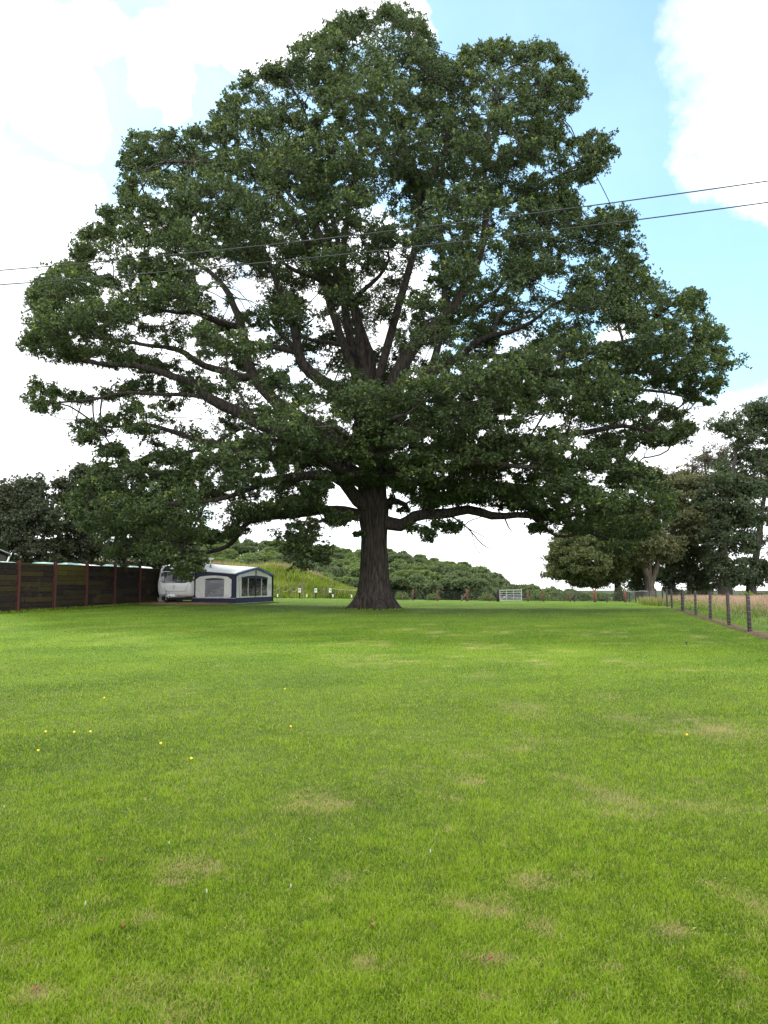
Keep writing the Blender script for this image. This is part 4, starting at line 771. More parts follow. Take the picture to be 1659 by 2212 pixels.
# covered things stored behind the wall
TEAL = pmat('green_tarpaulin', (.10, .26, .22), (.055, .17, .15), rough=.45, scale=2.5, bump=.5, bscale=5, dist=.05); WHITE = pmat('white_grp', (.78, .78, .76), (.70, .70, .68), rough=.3, scale=3)
def covered(px0, px1, ytop, Yd, mt, label, name, seed, hump=.5):
    a = at(px0, ytop, Yd); b = at(px1, ytop, Yd); w_ = b[0]-a[0]; g0 = on((a[0]+b[0])/2, Yd); top = a[2]; nU, nV = 26, 14; rs_ = random.Random(seed); V = []; D_ = 2.2
    for j in range(nV+1):
        for i in range(nU+1):
            u = i/nU; v = j/nV; ex = min(u, 1-u)*2; ey = min(v, 1-v)*2; f = min(1, ex*6)**.5*min(1, ey*5)**.5; zz = top-.05-(.22*(1-math.sin(math.pi*min(max((u-.5)*1.0+hump, 0), 1))**1.2))+.03*math.sin(u*17+seed)*ey
            z = g0[2]+.35+(zz-g0[2]-.35)*f; V.append((a[0]-.02+w_*(.02*(1-f)+u*(1-.0*f)), Yd+v*D_, z))
    F = [(j*(nU+1)+i, j*(nU+1)+i+1, (j+1)*(nU+1)+i+1, (j+1)*(nU+1)+i) for j in range(nV) for i in range(nU)]
    V.extend([(v[0], v[1], g0[2]+.3) for v in V]); nn = (nU+1)*(nV+1); F2 = [tuple(nn+q for q in f[::-1]) for f in F]
    o = MB(); o.add(V, F+F2); t = thing(name, g0, label, 'cover' if mt is TEAL else 'trailer'); o.build('cover' if mt is TEAL else 'shell', mt, t, smooth=True)
    m_ = MB()
    for sx in (.2, .8): m_.box((a[0]+w_*sx, Yd+D_*.5, g0[2]+.18), .12, D_*.7, .36)
    m_.build('support', RUST, t)
covered(-40, 36, 1210.7, 41.5, TEAL, 'green tarpaulin humped above the wall at the left edge, below the barn', 'covered_trailer', 1, .55)
covered(44, 112, 1211.7, 44, TEAL, 'long green tarpaulin humped above the wall between the first and second visible posts', 'covered_trailer', 2, .45)
covered(98, 158, 1213.7, 46.5, TEAL, 'flatter green tarpaulin sagging above the wall right of the second post', 'covered_trailer', 3, .4)
covered(149, 168, 1215.7, 51, WHITE, 'small white roof rising highest beside the green tarpaulin', 'white_trailer', 4)
covered(158, 214, 1218.2, 48.8, WHITE, 'long white roof just above the wall behind the middle post', 'white_trailer', 5)
covered(209, 246, 1217.5, 51, TEAL, 'small domed green tarpaulin left of the drooping oak leaves', 'covered_trailer', 6, .5)
covered(266, 292, 1220.5, 53, TEAL, 'flat green tarpaulin right of the drooping oak leaves', 'covered_trailer', 7, .5)
covered(291, 319, 1221.7, 55.5, WHITE, 'white roof at the right end of the wall beside the caravan', 'white_trailer', 8)
# barn at the left edge
FIBRE = pmat('fibre_cement', (.20, .19, .19), (.11, .105, .11), rough=.9, scale=6, bump=.2); BARNW = pmat('barn_boards', (.030, .024, .024), (.015, .013, .013), rough=.9, scale=4)
e = at(22, 1198.5, 56); bx = e[0]; g = on(bx-2, 57); barn = thing('barn', g, 'dark barn with grey corrugated roof peeping over the wall at the left edge', 'barn')
m_ = MB(); nC = 40; rise = .43; wR = 5.0; dv = np.array((-.46, .89, 0.))*7; ob = np.array((bx, 55.6, 0.))
def bp(x, d, z): return ob+np.array((x, 0, z))+dv*d
def slope(x0, z0, x1, z1):
    m_ = MB(); V = [bp(x0+(x1-x0)*i/nC, d, z0+(z1-z0)*i/nC) for d in (-.02, 1.02) for i in range(nC+1)]
    V = []
    for j in range(nC+1):
        for q in (0, 1): V.append(bp((x0, x1)[q], -.03+1.06*j/nC, (z0, z1)[q]+.03*math.sin(j*math.pi)*1.0+(.03 if j % 2 else -.0)))
    m_.add(V, [(2*j, 2*j+1, 2*j+3, 2*j+2) for j in range(nC)]); o = m_.build('roof', FIBRE, barn); sm = o.modifiers.new('t', 'SOLIDIFY'); sm.thickness = .05
slope(.22, e[2], -wR, e[2]+wR*rise); slope(-wR, e[2]+wR*rise, -2*wR-.2, e[2])
zt = e[2]-.12
m_ = MB(); m_.prism([bp(-.1, .02, g[2]-.2), bp(-.1, .02, zt), bp(-wR, .02, zt+wR*rise-.1), bp(-2*wR+.1, .02, zt), bp(-2*wR+.1, .02, g[2]-.2)], dv*.95); m_.build('wall', BARNW, barn)
m_ = MB(); m_.tube([bp(.2, -.02, e[2]-.1), bp(.2, 1.02, e[2]-.1)], .06, 8); m_.build('gutter', FIBRE, barn)
m_ = MB(); m_.tube([bp(.14, 0, e[2]-.14), bp(.08, 0, e[2]-.35), bp(.0, -.01, e[2]-.5), bp(.0, -.01, g[2])], .06, 8); m_.build('downpipe', WHITE, barn)

# ------------------------------------------------------------ touring caravan and awning
u_ = np.array((.26, .9656, 0.)); u_ /= np.linalg.norm(u_); v_ = np.array((-u_[1], u_[0], 0.)); k_ = np.array((0, 0, 1.))   # u: along the caravan away from us, v: to its left (our left)
CC = np.array((-9.43, 49.0, .275))
u_ = np.array((.04, .9992, 0.)); v_ = np.array((-u_[1], u_[0], 0.)); CF = np.array((-13.45, 49.5, .28))                                  # middle of the caravan front, on the ground
def cv(l, s, h): return CF+u_*l-v_*s+k_*h      # l: metres back from the front, s: to the right as seen, h: height
cara = thing('touring_caravan', CF, 'white touring caravan with rounded front window parked by the sleeper wall', 'caravan')
GRP = pmat('caravan_white', (.84, .83, .81), (.78, .77, .74), rough=.28, scale=2, spec=.5, weather=((.52, .46, .38), .9, .62)); GLS, n, l = new_mat('tinted_acrylic'); b = n['Principled BSDF']; b.inputs['Base Color'].default_value = (.03, .033, .045, 1); b.inputs['Roughness'].default_value = .08; b.inputs['Specular IOR Level'].default_value = .8
GREY = pmat('grey_trim', (.30, .30, .31), (.24, .24, .25), rough=.5, scale=5); BLACK = pmat('black_rubber', (.02, .02, .02), (.012, .012, .012), rough=.8, scale=8); ALU = pmat('galvanised', (.50, .51, .52), (.36, .37, .38), rough=.45, scale=7, metal=.7)
PROF = [(6.3,.42),(.42,.42),(.20,.50),(.08,.68),(.0,.95),(-.02,1.12),(.04,1.38),(.14,1.66),(.28,1.95),(.47,2.22),(.72,2.42),(1.05,2.53),(1.5,2.58),(3,2.60),(5.2,2.58),(6.0,2.45),(6.35,2.2),(6.45,1.6),(6.4,.9)]
W2 = 1.11
def xsec(side, ins): return [cv(l_+ (ins if l_ < 3 else -ins), side, h_+(ins if h_ < 1.3 else -ins)) for l_, h_ in PROF]
m_ = MB(); secs = []
for s_, ins in ((-W2, .14), (-W2+.015, .09), (-W2+.06, .035), (-W2+.14, .004), (-.7, -.0), (-.3, -.012), (.3, -.012), (.7, 0), (W2-.14, .004), (W2-.06, .035), (W2-.015, .09), (W2, .14)): secs.append(xsec(s_, ins))
nP = len(PROF); vs = [p for s in secs for p in s]; fs = [(i*nP+j, i*nP+(j+1) % nP, (i+1)*nP+(j+1) % nP, (i+1)*nP+j) for i in range(len(secs)-1) for j in range(nP)]+[tuple(range(nP))[::-1], tuple((len(secs)-1)*nP+j for j in range(nP))]
m_.add(vs, fs); o = m_.build('body', GRP, cara, smooth=True); sb = o.modifiers.new('e', 'EDGE_SPLIT'); sb.split_angle = R(55)
pl = [q for q in PROF[1:13]]; arc = [0]
for i in range(1, len(pl)): arc.append(arc[-1]+math.hypot(pl[i][0]-pl[i-1][0], pl[i][1]-pl[i-1][1]))
def fprof(h):     # distance back of the front face at height h
    hs = [q[1] for q in pl[:-1]]; return float(np.interp(h, hs, [q[0] for q in pl[:-1]]))
def front_panel(name, hs, halfw, mt, off, par, rnd=.12, sh=0., nW=16):
    """a panel that follows the curved front; halfw(h) gives its half width"""
    V = []; n = len(hs)
    for h in hs:
        wv = halfw(h)
        for i in range(nW+1): V.append(cv(fprof(h)-off, sh+wv*(2*i/nW-1), h))
    for h in hs:
        wv = halfw(h)
        for i in range(nW+1): V.append(cv(fprof(h)+.03, sh+wv*(2*i/nW-1), h))
    F = [(a*(nW+1)+i, a*(nW+1)+i+1, (a+1)*(nW+1)+i+1, (a+1)*(nW+1)+i) for a in range(n-1) for i in range(nW)]; N0 = n*(nW+1)
    F += [tuple(N0+q for q in f[::-1]) for f in F]
    F += [(N0+i, N0+i+1, i+1, i) for i in range(nW)]+[((n-1)*(nW+1)+i, (n-1)*(nW+1)+i+1, N0+(n-1)*(nW+1)+i+1, N0+(n-1)*(nW+1)+i) for i in range(nW)]
    F += [(a*(nW+1), (a+1)*(nW+1), N0+(a+1)*(nW+1), N0+a*(nW+1)) for a in range(n-1)]+[(a*(nW+1)+nW, (a+1)*(nW+1)+nW, N0+(a+1)*(nW+1)+nW, N0+a*(nW+1)+nW) for a in range(n-1)]
    m = MB(); m.add(V, F); return m.build(name, mt, par, smooth=False)
hw = lambda h: .93-.26*math.exp(-max(h-1.30, 0)/.05)-.10*math.exp(-max(2.02-h, 0)/.03)
lo = front_panel('front_window', list(np.linspace(1.30, 1.42, 6))+list(np.linspace(1.5, 2.02, 6)), hw, GLS, .022, cara)
up_ = front_panel('roof_window', list(np.linspace(2.06, 2.40, 6)), lambda h: .93-.12*(h-2.06)/.34, GLS, .022, cara)
CURT = pmat('window_blind', (.22, .22, .24), (.12, .12, .14), rough=.3, scale=4)
for (s0, wq) in ((-.36, .20), (.30, .16)): front_panel('blind', list(np.linspace(1.42, 1.96, 5)), lambda h: wq, CURT, .026, lo, sh=s0, nW=6)
m_ = MB(); m_.tube([cv(fprof(h)-.03, -.62+.05*math.sin(h*3), h) for h in np.linspace(1.33, 2.0, 6)], .018, 6); m_.build('window_bar', BLACK, lo)
lk = front_panel('gas_locker_lid', list(np.linspace(.78, 1.24, 8)), lambda h: .72+.20*(h-.78)/.46, GRP, .028, cara)
m_ = MB(); sm_ = [cv(fprof(.77)-.03, s, .765) for s in np.linspace(-.72, .72, 9)]; m_.tube([cv(fprof(1.24)-.03, -.93, 1.25)]+[cv(fprof(h)-.03, -.73-.20*(h-.78)/.46, h) for h in (1.1, .95, .82)]+sm_+[cv(fprof(h)-.03, .73+.20*(h-.78)/.46, h) for h in (.82, .95, 1.1)]+[cv(fprof(1.24)-.03, .93, 1.25)], .011, 5); m_.build('seam', GREY, lk)
m_ = MB(); m_.tube([cv(fprof(1.05)-.04, .0+.085*math.cos(q), 1.07+.075*math.sin(q)) for q in np.linspace(.4, 5.6, 15)], .012, 5); m_.tube([cv(fprof(1.05)-.04, -.02+q*.10, 1.04+.07*q) for q in (0, .5, 1)], .013, 5); m_.build('emblem', GREY, lk)
RED = pmat('red_paint', (.45, .02, .02), (.35, .02, .02), rough=.4); m_ = MB(); m_.box(cv(fprof(.91)-.038, -.02, .91), .05, .012, .04, v_, u_); m_.build('red_badge', RED, lk)
for s in (-1, 1):
    m_ = MB(); m_.tube([cv(fprof(1.20)+.05, s*1.04, 1.22), cv(fprof(1.22)-.05, s*1.05, 1.26), cv(fprof(1.5)-.03, s*1.05, 1.5), cv(fprof(1.55)+.05, s*1.04, 1.56)], .016, 6); m_.build('grab_handle', GREY, cara)
    m_ = MB(); m_.box(cv(fprof(2.3)+.0, s*.99, 2.28), .07, .05, .12, v_, u_); m_.build('marker_light', RED if s < 0 else WHITE, cara)
for s in (-1, 1):
    wc = cv(3.5, s*.99, .33); th_ = np.linspace(0, 2*math.pi, 25)[:-1]; m_ = MB(); rg = []
    for (rr_, o_) in ((.20, -.09), (.31, -.09), (.33, -.05), (.33, .05), (.31, .09), (.20, .09)): rg.append([wc+u_*rr_*math.cos(q)+k_*rr_*math.sin(q)-v_*o_ for q in th_])
    vs = [p for r_ in rg for p in r_]; m_.add(vs, [(i*24+j, i*24+(j+1) % 24, ((i+1) % 6)*24+(j+1) % 24, ((i+1) % 6)*24+j) for i in range(6) for j in range(24)]); wh = thing('wheel', wc, None, None); wh.parent = cara; wh.location = Vector(wc-origin(cara))
    m_.build('tyre', BLACK, wh, smooth=True); m_ = MB(); m_.tube([wc+v_*.06, wc-v_*.06], .2, 20); m_.build('rim', ALU, wh)
m_ = MB(); [m_.tube([cv(.5, s*.55, .40), cv(-.3, s*.26, .40), cv(-.95, s*.05, .40)], [.045, .045, .04], 6) for s in (-1, 1)]; m_.build('a_frame', ALU, cara); m_ = MB(); m_.box(cv(3.3, 0, .34), 1.9, 5.6, .30, v_, u_); m_.build('chassis', BLACK, cara)
m_ = MB(); m_.box(cv(-.45, 0, .52), .55, .55, .16, v_, u_, taper=.85); m_.tube([cv(-1.25, 0, .50), cv(-.9, 0, .50)], [.05, .06], 8); m_.tube([cv(-1.1, .0, .52), cv(-.75, .05, .72), cv(-.7, .06, .76)], .02, 6); m_.build('hitch_cover', WHITE, cara, bevel=.03)
m_ = MB(); m_.tube([cv(-.75, -.28, .12), cv(-.75, -.28, .85)], .03, 8); m_.tube([cv(-.75, -.28, .85), cv(-.75, -.40, .92)], .015, 5); m_.tube([cv(-.75, -.40, .92), cv(-.75, -.40, 1.02)], .015, 5); jw = m_.build('jockey_wheel', GREY, cara); m_ = MB(); m_.tube([cv(-.75, -.31, .12), cv(-.75, -.24, .12)], .12, 14); m_.build('tyre', BLACK, jw)
m_ = MB(); [m_.tube([cv(-.6, -.1-.15*i, .6), cv(-.55, -.45-.1*i, .5-.1*i), cv(-.5, -.6, .25), cv(-.2, -.5, .12)], .014, 5) for i in range(3)]; m_.build('cable', BLACK, cara)
m_ = MB(); m_.box(cv(.55, -.98, .22), .3, .08, .44, v_, u_); m_.build('corner_steady', GREY, cara); m_ = MB(); m_.box(cv(.7, .15, .2), .34, .34, .4, v_, u_, taper=.9); m_.build('water_container', BLACK, cara, bevel=.03)
for (l0, s0, a, b, h) in ((2.1, .05, .8, .55, .10), (3.6, .2, .5, .5, .09), (5.3, .3, .9, .6, .11)):
    m_ = MB(); m_.box(cv(l0, s0, 2.60+h/2), a, b, h, v_, u_, taper=.85); m_.build('roof_light', WHITE, cara, bevel=.03)
ap = at(454.8, 1213, 52.0); 
m_ = MB(); z0 = cv(2.6, .3, 2.62); a0 = np.array((ap[0], 52.0, z0[2])); m_.tube([a0-k_*.05, a0+k_*.28], .022, 8); m_.tube([a0+k_*.24, a0+k_*.30, a0+k_*.345, a0+k_*.36], [.06, .22, .23, .10], 20); m_.build('roof_aerial', WHITE, cara, smooth=False)
# awning
NAVY = pmat('navy_canvas', (.012, .020, .055), (.008, .013, .036), rough=.75, scale=6, bump=.3, bscale=3); BLUE = pmat('blue_canvas', (.035, .085, .26), (.025, .06, .19), rough=.6, scale=5)
CREAM = pmat('grey_canvas', (.70, .68, .64), (.62, .60, .57), rough=.8, scale=3, bump=.35, bscale=2.5, dist=.03, weather=((.46, .45, .42), 1.5, .55)); ROOFC = pmat('white_canvas', (.84, .85, .85), (.80, .81, .82), rough=.6, scale=2, bump=.3, bscale=1.3, dist=.05)
PVC, n, l = new_mat('clear_pvc'); n.remove(n['Principled BSDF']); tr = n.new('ShaderNodeBsdfTransparent'); tr.inputs[0].default_value = (.62, .64, .66, 1); gl = n.new('ShaderNodeBsdfGlossy'); gl.inputs['Roughness'].default_value = .08; ms_ = n.new('ShaderNodeMixShader')
fr = n.new('ShaderNodeFresnel'); fr.inputs[0].default_value = 1.6; tcx = n.new('ShaderNodeTexCoord'); nz = n.new('ShaderNodeTexNoise'); nz.inputs['Scale'].default_value = 2.2; nz.inputs['Distortion'].default_value = .6; l.new(tcx.outputs['Object'], nz.inputs['Vector']); bm = n.new('ShaderNodeBump'); bm.inputs['Distance'].default_value = .03; bm.inputs['Strength'].default_value = .5; l.new(nz.outputs['Fac'], bm.inputs['Height']); l.new(bm.outputs[0], gl.inputs['Normal'])
mm_ = n.new('ShaderNodeMath'); mm_.operation = 'ADD'; l.new(fr.outputs[0], mm_.inputs[0]); mm_.inputs[1].default_value = .12; l.new(mm_.outputs[0], ms_.inputs[0]); l.new(tr.outputs[0], ms_.inputs[1]); l.new(gl.outputs[0], ms_.inputs[2]); l.new(ms_.outputs[0], n['Material Output'].inputs[0])
SILV, n, l = new_mat('silver_blind'); b = n['Principled BSDF']; b.inputs['Metallic'].default_value = .75; b.inputs['Roughness'].default_value = .32; b.inputs['Base Color'].default_value = (.42, .42, .45, 1)
tcx = n.new('ShaderNodeTexCoord'); mp = n.new('ShaderNodeMapping'); mp.inputs['Rotation'].default_value = (0, .6, .3); mp.inputs['Scale'].default_value = (1, 1, 3.2); l.new(tcx.outputs['Object'], mp.inputs[0]); nz = n.new('ShaderNodeTexNoise'); nz.inputs['Scale'].default_value = 2.4; nz.inputs['Detail'].default_value = 4; nz.inputs['Distortion'].default_value = 1.6; l.new(mp.outputs[0], nz.inputs['Vector']); bm = n.new('ShaderNodeBump'); bm.inputs['Distance'].default_value = .25; l.new(nz.outputs['Fac'], bm.inputs['Height']); l.new(bm.outputs[0], b.inputs['Normal'])
aw = thing('caravan_awning', CC+v_*1.5+u_*2.5, 'navy and white caravan awning with clear windows beside the caravan', 'awning')
# outline of the awning: corner C, gable end to the caravan (side S), long front along G
B0 = np.array((-12.36, 50.15, .275)); S_ = (B0-CC); SL = np.linalg.norm(S_); S_ = S_/SL; E0 = np.array((-7.9, 54.5, .275)); G_ = E0-CC; GL = np.linalg.norm(G_); G_ = G_/GL
def sp(a, h, o=0.): return CC+S_*a+k_*h+np.cross(k_, S_)*(o)          # side panel plane
def fp(a, h, o=0.): return CC+G_*a+k_*h+np.cross(G_, k_)*(o)          # front plane
sn = np.cross(k_, S_); 
if sn[1] > 0: sn = -sn
fn_ = np.cross(G_, k_)
if fn_[0] < 0: fn_ = -fn_
def sp(a, h, o=0.): return CC+S_*a+k_*h+sn*o
def fp(a, h, o=0.): return CC+G_*a+k_*h+fn_*o
HE, HP, HC = 1.86, 2.36, 2.12          # eave, ridge and caravan rail heights above the ground here
def panel(name, poly, f, mt, t=.02, o=0., par=aw, bev=0):
    p = [f(a, h, o) for a, h in poly]; nn = (sn if f is sp else fn_); m = MB(); m.prism(p, nn*t); return m.build(name, mt, par, bevel=bev)
def rrect(x0, x1, y0, y1, r=.12, arch=0., n=5):
    P = []
    for cx, cy, a0 in ((x0+r, y0+r, 180), (x1-r, y0+r, 270)):
        for i in range(n): q = R(a0+90*i/(n-1)); P.append((cx+r*math.cos(q), cy+r*math.sin(q)))
    k = 9
    for i in range(k+1):
        u = i/k; P.append((x1-(x1-x0)*u, y1+arch*math.sin(math.pi*u)-(r*.9 if i in (0, k) else 0)))
    return P
panel('side_panel', [(0, .02), (SL, .02), (SL, HC), (0, HE)], sp, NAVY, .02)
panel('side_infill', rrect(.28, SL-.16, .36, 1.66, .16, .12), sp, CREAM, .012, .021)
sw = panel('side_window', rrect(.82, SL-.90, .42, 1.50, .03, .02), sp, SILV, .01, .034); sw['label'] = 'crumpled silver blind behind the clear side window'
panel('window_hood', rrect(.80, SL-.88, 1.51, 1.57, .02, .05), sp, NAVY, .014, .034)
m_ = MB(); m_.tube([sp(a, h, .05) for a, h in ((.80, 1.52), (.80, .40), (SL-.88, .40), (SL-.88, 1.52))], .014, 5); m_.build('window_frame', WHITE, sw)
panel('skirt', [(-.02, -.02), (SL+.20, -.02), (SL+.06, .33), (-.02, .33)], sp, NAVY, .012, .021)
m_ = MB(); m_.tube([sp(-.02, .34, .036), sp(SL+.06, .34, .036)], .010, 5); m_.tube([sp(-.02, .0, .036), sp(SL+.20, .0, .036)], .014, 5); m_.build('piping', WHITE, aw)
# front face with its raised middle
panel('front_panel', [(0, .02), (GL, .02), (GL, HE), (GL*.52, HP-.06), (0, HE)], fp, NAVY, .02)
wins = []
inf = [(0.35, .38), (GL-.35, .38), (GL-.35, 1.72)]+[(GL-.35-(GL-.7)*i/10, 1.74+.40*math.sin(math.pi*i/10)) for i in range(1, 10)]+[(.35, 1.72)]
# the white infill is built as a frame round the clear windows so that one sees through them
wx0, wx1, wy0, wy1 = .80, GL-.80, .42, 1.60
for q in bpy.data.objects:
    if q.parent == aw and q.name.startswith('front_panel'): bpy.data.objects.remove(q); break
def fpanel(name, polys, mt, t, o, par=aw):
    m = MB()
    for poly in polys: m.prism([fp(a, h, o) for a, h in poly], fn_*t)
    return m.build(name, mt, par)
def arch(a): return min(roofh(a)-.07, 1.70+.56*math.sin(math.pi*min(max((a-.10)/(GL-.2), 0), 1))**.8)
def roofh(a): return HE+(HP-.04-HE)*(a/(GL*.52) if a < GL*.52 else (GL-a)/(GL*.48))
tops = list(np.linspace(.12, GL-.12, 13))
fpanel('front_border', [[(0, .02), (.12, .02), (.12, arch(.12)), (0, HE)], [(GL-.12, .02), (GL, .02), (GL, HE), (GL-.12, arch(GL-.12))], [(.12, .02), (GL-.12, .02), (GL-.12, .34), (.12, .34)], [(0, HE), (.12, arch(.12)), (.12, roofh(.12))], [(GL, HE), (GL-.12, roofh(GL-.12)), (GL-.12, arch(GL-.12))]]
  +[[(a, arch(a)), (b2, arch(b2)), (b2, max(roofh(b2), arch(b2)+.01)), (a, max(roofh(a), arch(a)+.01))] for a, b2 in zip(tops[:-1], tops[1:])], NAVY, .02, 0)
fpanel('front_infill', [[(.12, .34), (wx0, .34), (wx0, arch(wx0)), (.12, arch(.12))], [(wx1, .34), (GL-.12, .34), (GL-.12, arch(GL-.12)), (wx1, arch(wx1))], [(wx0, .34), (wx1, .34), (wx1, wy0), (wx0, wy0)]]
  +[[(a, 1.70), (b2, 1.70), (b2, arch(b2)), (a, arch(a))] for a, b2 in zip(np.linspace(wx0, wx1, 9)[:-1], np.linspace(wx0, wx1, 9)[1:])], CREAM, .016, .003)
fpanel('window_hood', [[(wx0, wy1), (wx1, wy1), (wx1-.05, 1.68)]+[(wx0+(wx1-wx0)*(1-i/8), 1.69+.11*math.sin(math.pi*i/8)) for i in range(1, 8)]+[(wx0+.05, 1.68)]], NAVY, .014, .02)
nw = 4; ws = (wx1-wx0)/nw
for i in range(nw):
    fw = fpanel('front_window', [[(wx0+ws*i+.03, wy0), (wx0+ws*(i+1)-.03, wy0), (wx0+ws*(i+1)-.03, wy1), (wx0+ws*i+.03, wy1)]], PVC, .004, .006)
m_ = MB()
for i in (0, 1, 3, 4): m_.box(fp(wx0+ws*i, (wy0+wy1)/2, .012), .06, .02, wy1-wy0, G_, fn_)
m_.box(fp((wx0+wx1)/2, wy0, .014), wx1-wx0, .018, .04, G_, fn_); m_.build('window_frame', CREAM, aw)
m_ = MB(); m_.box(fp(GL*.52, 1.13, .028), .11, .016, 2.2, G_, fn_); m_.build('zip_flap', NAVY, aw)
fpanel('skirt', [[(-.02, -.02), (GL+.02, -.02), (GL+.02, .36), (-.02, .36)]], NAVY, .012, .021)
m_ = MB(); m_.tube([fp(-.02, .37, .036), fp(GL, .37, .036)], .010, 5); m_.tube([fp(-.02, .0, .036), fp(GL+.02, .0, .036)], .014, 5); m_.build('piping', WHITE, aw)
# roof: front canopy raised in the middle, running back to the caravan rail
rows = []; nA, nB = 14, 10; back = cv(1.2, W2, 2.36); 
RB = [cv(.75+5.3*i/nA, W2-.02-.12*min(1, i/4), float(np.interp(i/nA, [0, .12, .3, .5, 1], [2.10, 2.38, 2.57, 2.64, 2.64]))) for i in range(nA+1)]
for j in range(nB+1):
    f = j/nB; rw_ = []
    for i in range(nA+1):
        a = GL*i/nA; fr_ = fp(a, roofh(a)+.05, .22*(1-abs(a/GL-.5)*1.1)); p = fr_*(1-f)+RB[i]*f; p = p-k_*(.02*math.sin(math.pi*f)); rw_.append(p)
    rows.append(rw_)
m_ = MB(); m_.add([p for r_ in rows for p in r_], [(j*(nA+1)+i, j*(nA+1)+i+1, (j+1)*(nA+1)+i+1, (j+1)*(nA+1)+i) for j in range(nB) for i in range(nA)]); o = m_.build('awning_roof', ROOFC, aw, smooth=True); so = o.modifiers.new('s', 'SOLIDIFY'); so.thickness = .015
# gusset between the side panel top and the roof edge
side_edge = [rows[j][0] for j in range(nB+1)]; m_ = MB(); V = []
for j, p in enumerate(side_edge):
    a = SL*j/nB; V.append(p); V.append(sp(a, HE+(HC-HE)*j/nB-.02, .0))
m_.add(V, [(2*j, 2*j+1, 2*j+3, 2*j+2) for j in range(nB)]); o = m_.build('side_gusset', CREAM, aw); so = o.modifiers.new('s', 'SOLIDIFY'); so.thickness = .01
m_ = MB()
for i in range(nA):
    p, q = rows[0][i], rows[0][i+1]; inn = (rows[1][i]-p)*.42, (rows[1][i+1]-q)*.42
    m_.add([p+k_*.012, q+k_*.012, q+inn[1]+k_*.012, p+inn[0]+k_*.012, p-k_*.13+fn_*.004, q-k_*.13+fn_*.004], [(0, 1, 2, 3), (4, 5, 1, 0)])
o = m_.build('canopy_trim', BLUE, aw); so = o.modifiers.new('s', 'SOLIDIFY'); so.thickness = .008
# right gable, poles, corner drop
m_ = MB(); ctr = [rows[j][nA] for j in range(nB+1)]; V = []
for j, p in enumerate(ctr): V += [p, np.array((p[0], p[1], .28))]
m_.add(V, [(2*j, 2*j+2, 2*j+3, 2*j+1) for j in range(nB)]); o = m_.build('far_side_panel', NAVY, aw); so = o.modifiers.new('s', 'SOLIDIFY'); so.thickness = .01
m_ = MB(); [m_.tube([fp(a, .0, -.05), fp(a, roofh(a), -.05)], .016, 6) for a in (.05, GL*.52, GL-.05)]; m_.build('pole', ALU, aw)
for (s, t_) in ((fp(0, 1.85, .2), fp(-.35, .0, .5)), (fp(GL, 1.85, .2), fp(GL+.3, 0, .25)), (sp(SL-.1, 1.5, .05), sp(SL+.15, .0, .12))):
    m_ = MB(); m_.tube([s, t_], .007, 4); m_.build('guy_line', NAVY, aw)
# furniture seen through the windows
FAB = pmat('dark_fabric', (.03, .03, .035), (.02, .02, .022), rough=.8)
ch = CC+G_*3.9-fn_*1.1; chr_ = thing('camping_chair', ch, 'dark folding chair standing inside the awning behind the clear windows', 'chair')
m_ = MB(); m_.box(ch+k_*.46, .5, .5, .04, G_, fn_); m_.build('seat', FAB, chr_); m_ = MB(); m_.box(ch+k_*.82+G_*.25, .04, .5, .7, G_+k_*.15, fn_); m_.build('backrest', FAB, chr_)
for a in (-.23, .23):
    for b_ in (-.23, .23): m_ = MB(); m_.tube([ch+G_*a+fn_*b_, ch-G_*a*.6+fn_*b_+k_*.46], .012, 5); m_.build('leg', ALU, chr_)
tb = CC+G_*2.2-fn_*1.6; tbt = thing('camping_table', tb, 'low folding table inside the awning left of the dark chair', 'table'); m_ = MB(); m_.box(tb+k_*.62, .9, .6, .03, G_, fn_); m_.build('tabletop', GREY, tbt)
for a in (-.4, .4):
    for b_ in (-.25, .25): m_ = MB(); m_.tube([tb+G_*a+fn_*b_, tb+G_*a+fn_*b_+k_*.61], .012, 5); m_.build('leg', ALU, tbt)
# hoop stand left of the caravan
h0 = gp(338, 1300.5); h0 = at(337, 1261, 50.3); h0[2] = float(hz(h0[0:1], h0[1:2])[0]); m_ = MB(); x1 = -.23; HO = [(0, 0), (.02, .7), (.06, .86), (.14, .92), (.24, .88), (.34, .66), (.5, .2), (.56, 0)]
o_ = at(325.5, 1261, 50.0); o_[2] = float(hz(o_[0:1], o_[1:2])[0]); m_.tube([o_+np.array((a, 0.1*a, b_)) for a, b_ in HO], .020, 6); tag(m_.build('hoop_rail', ALU, loc=o_, smooth=True), 'bent grey metal hoop rail standing left of the caravan front', 'rail')
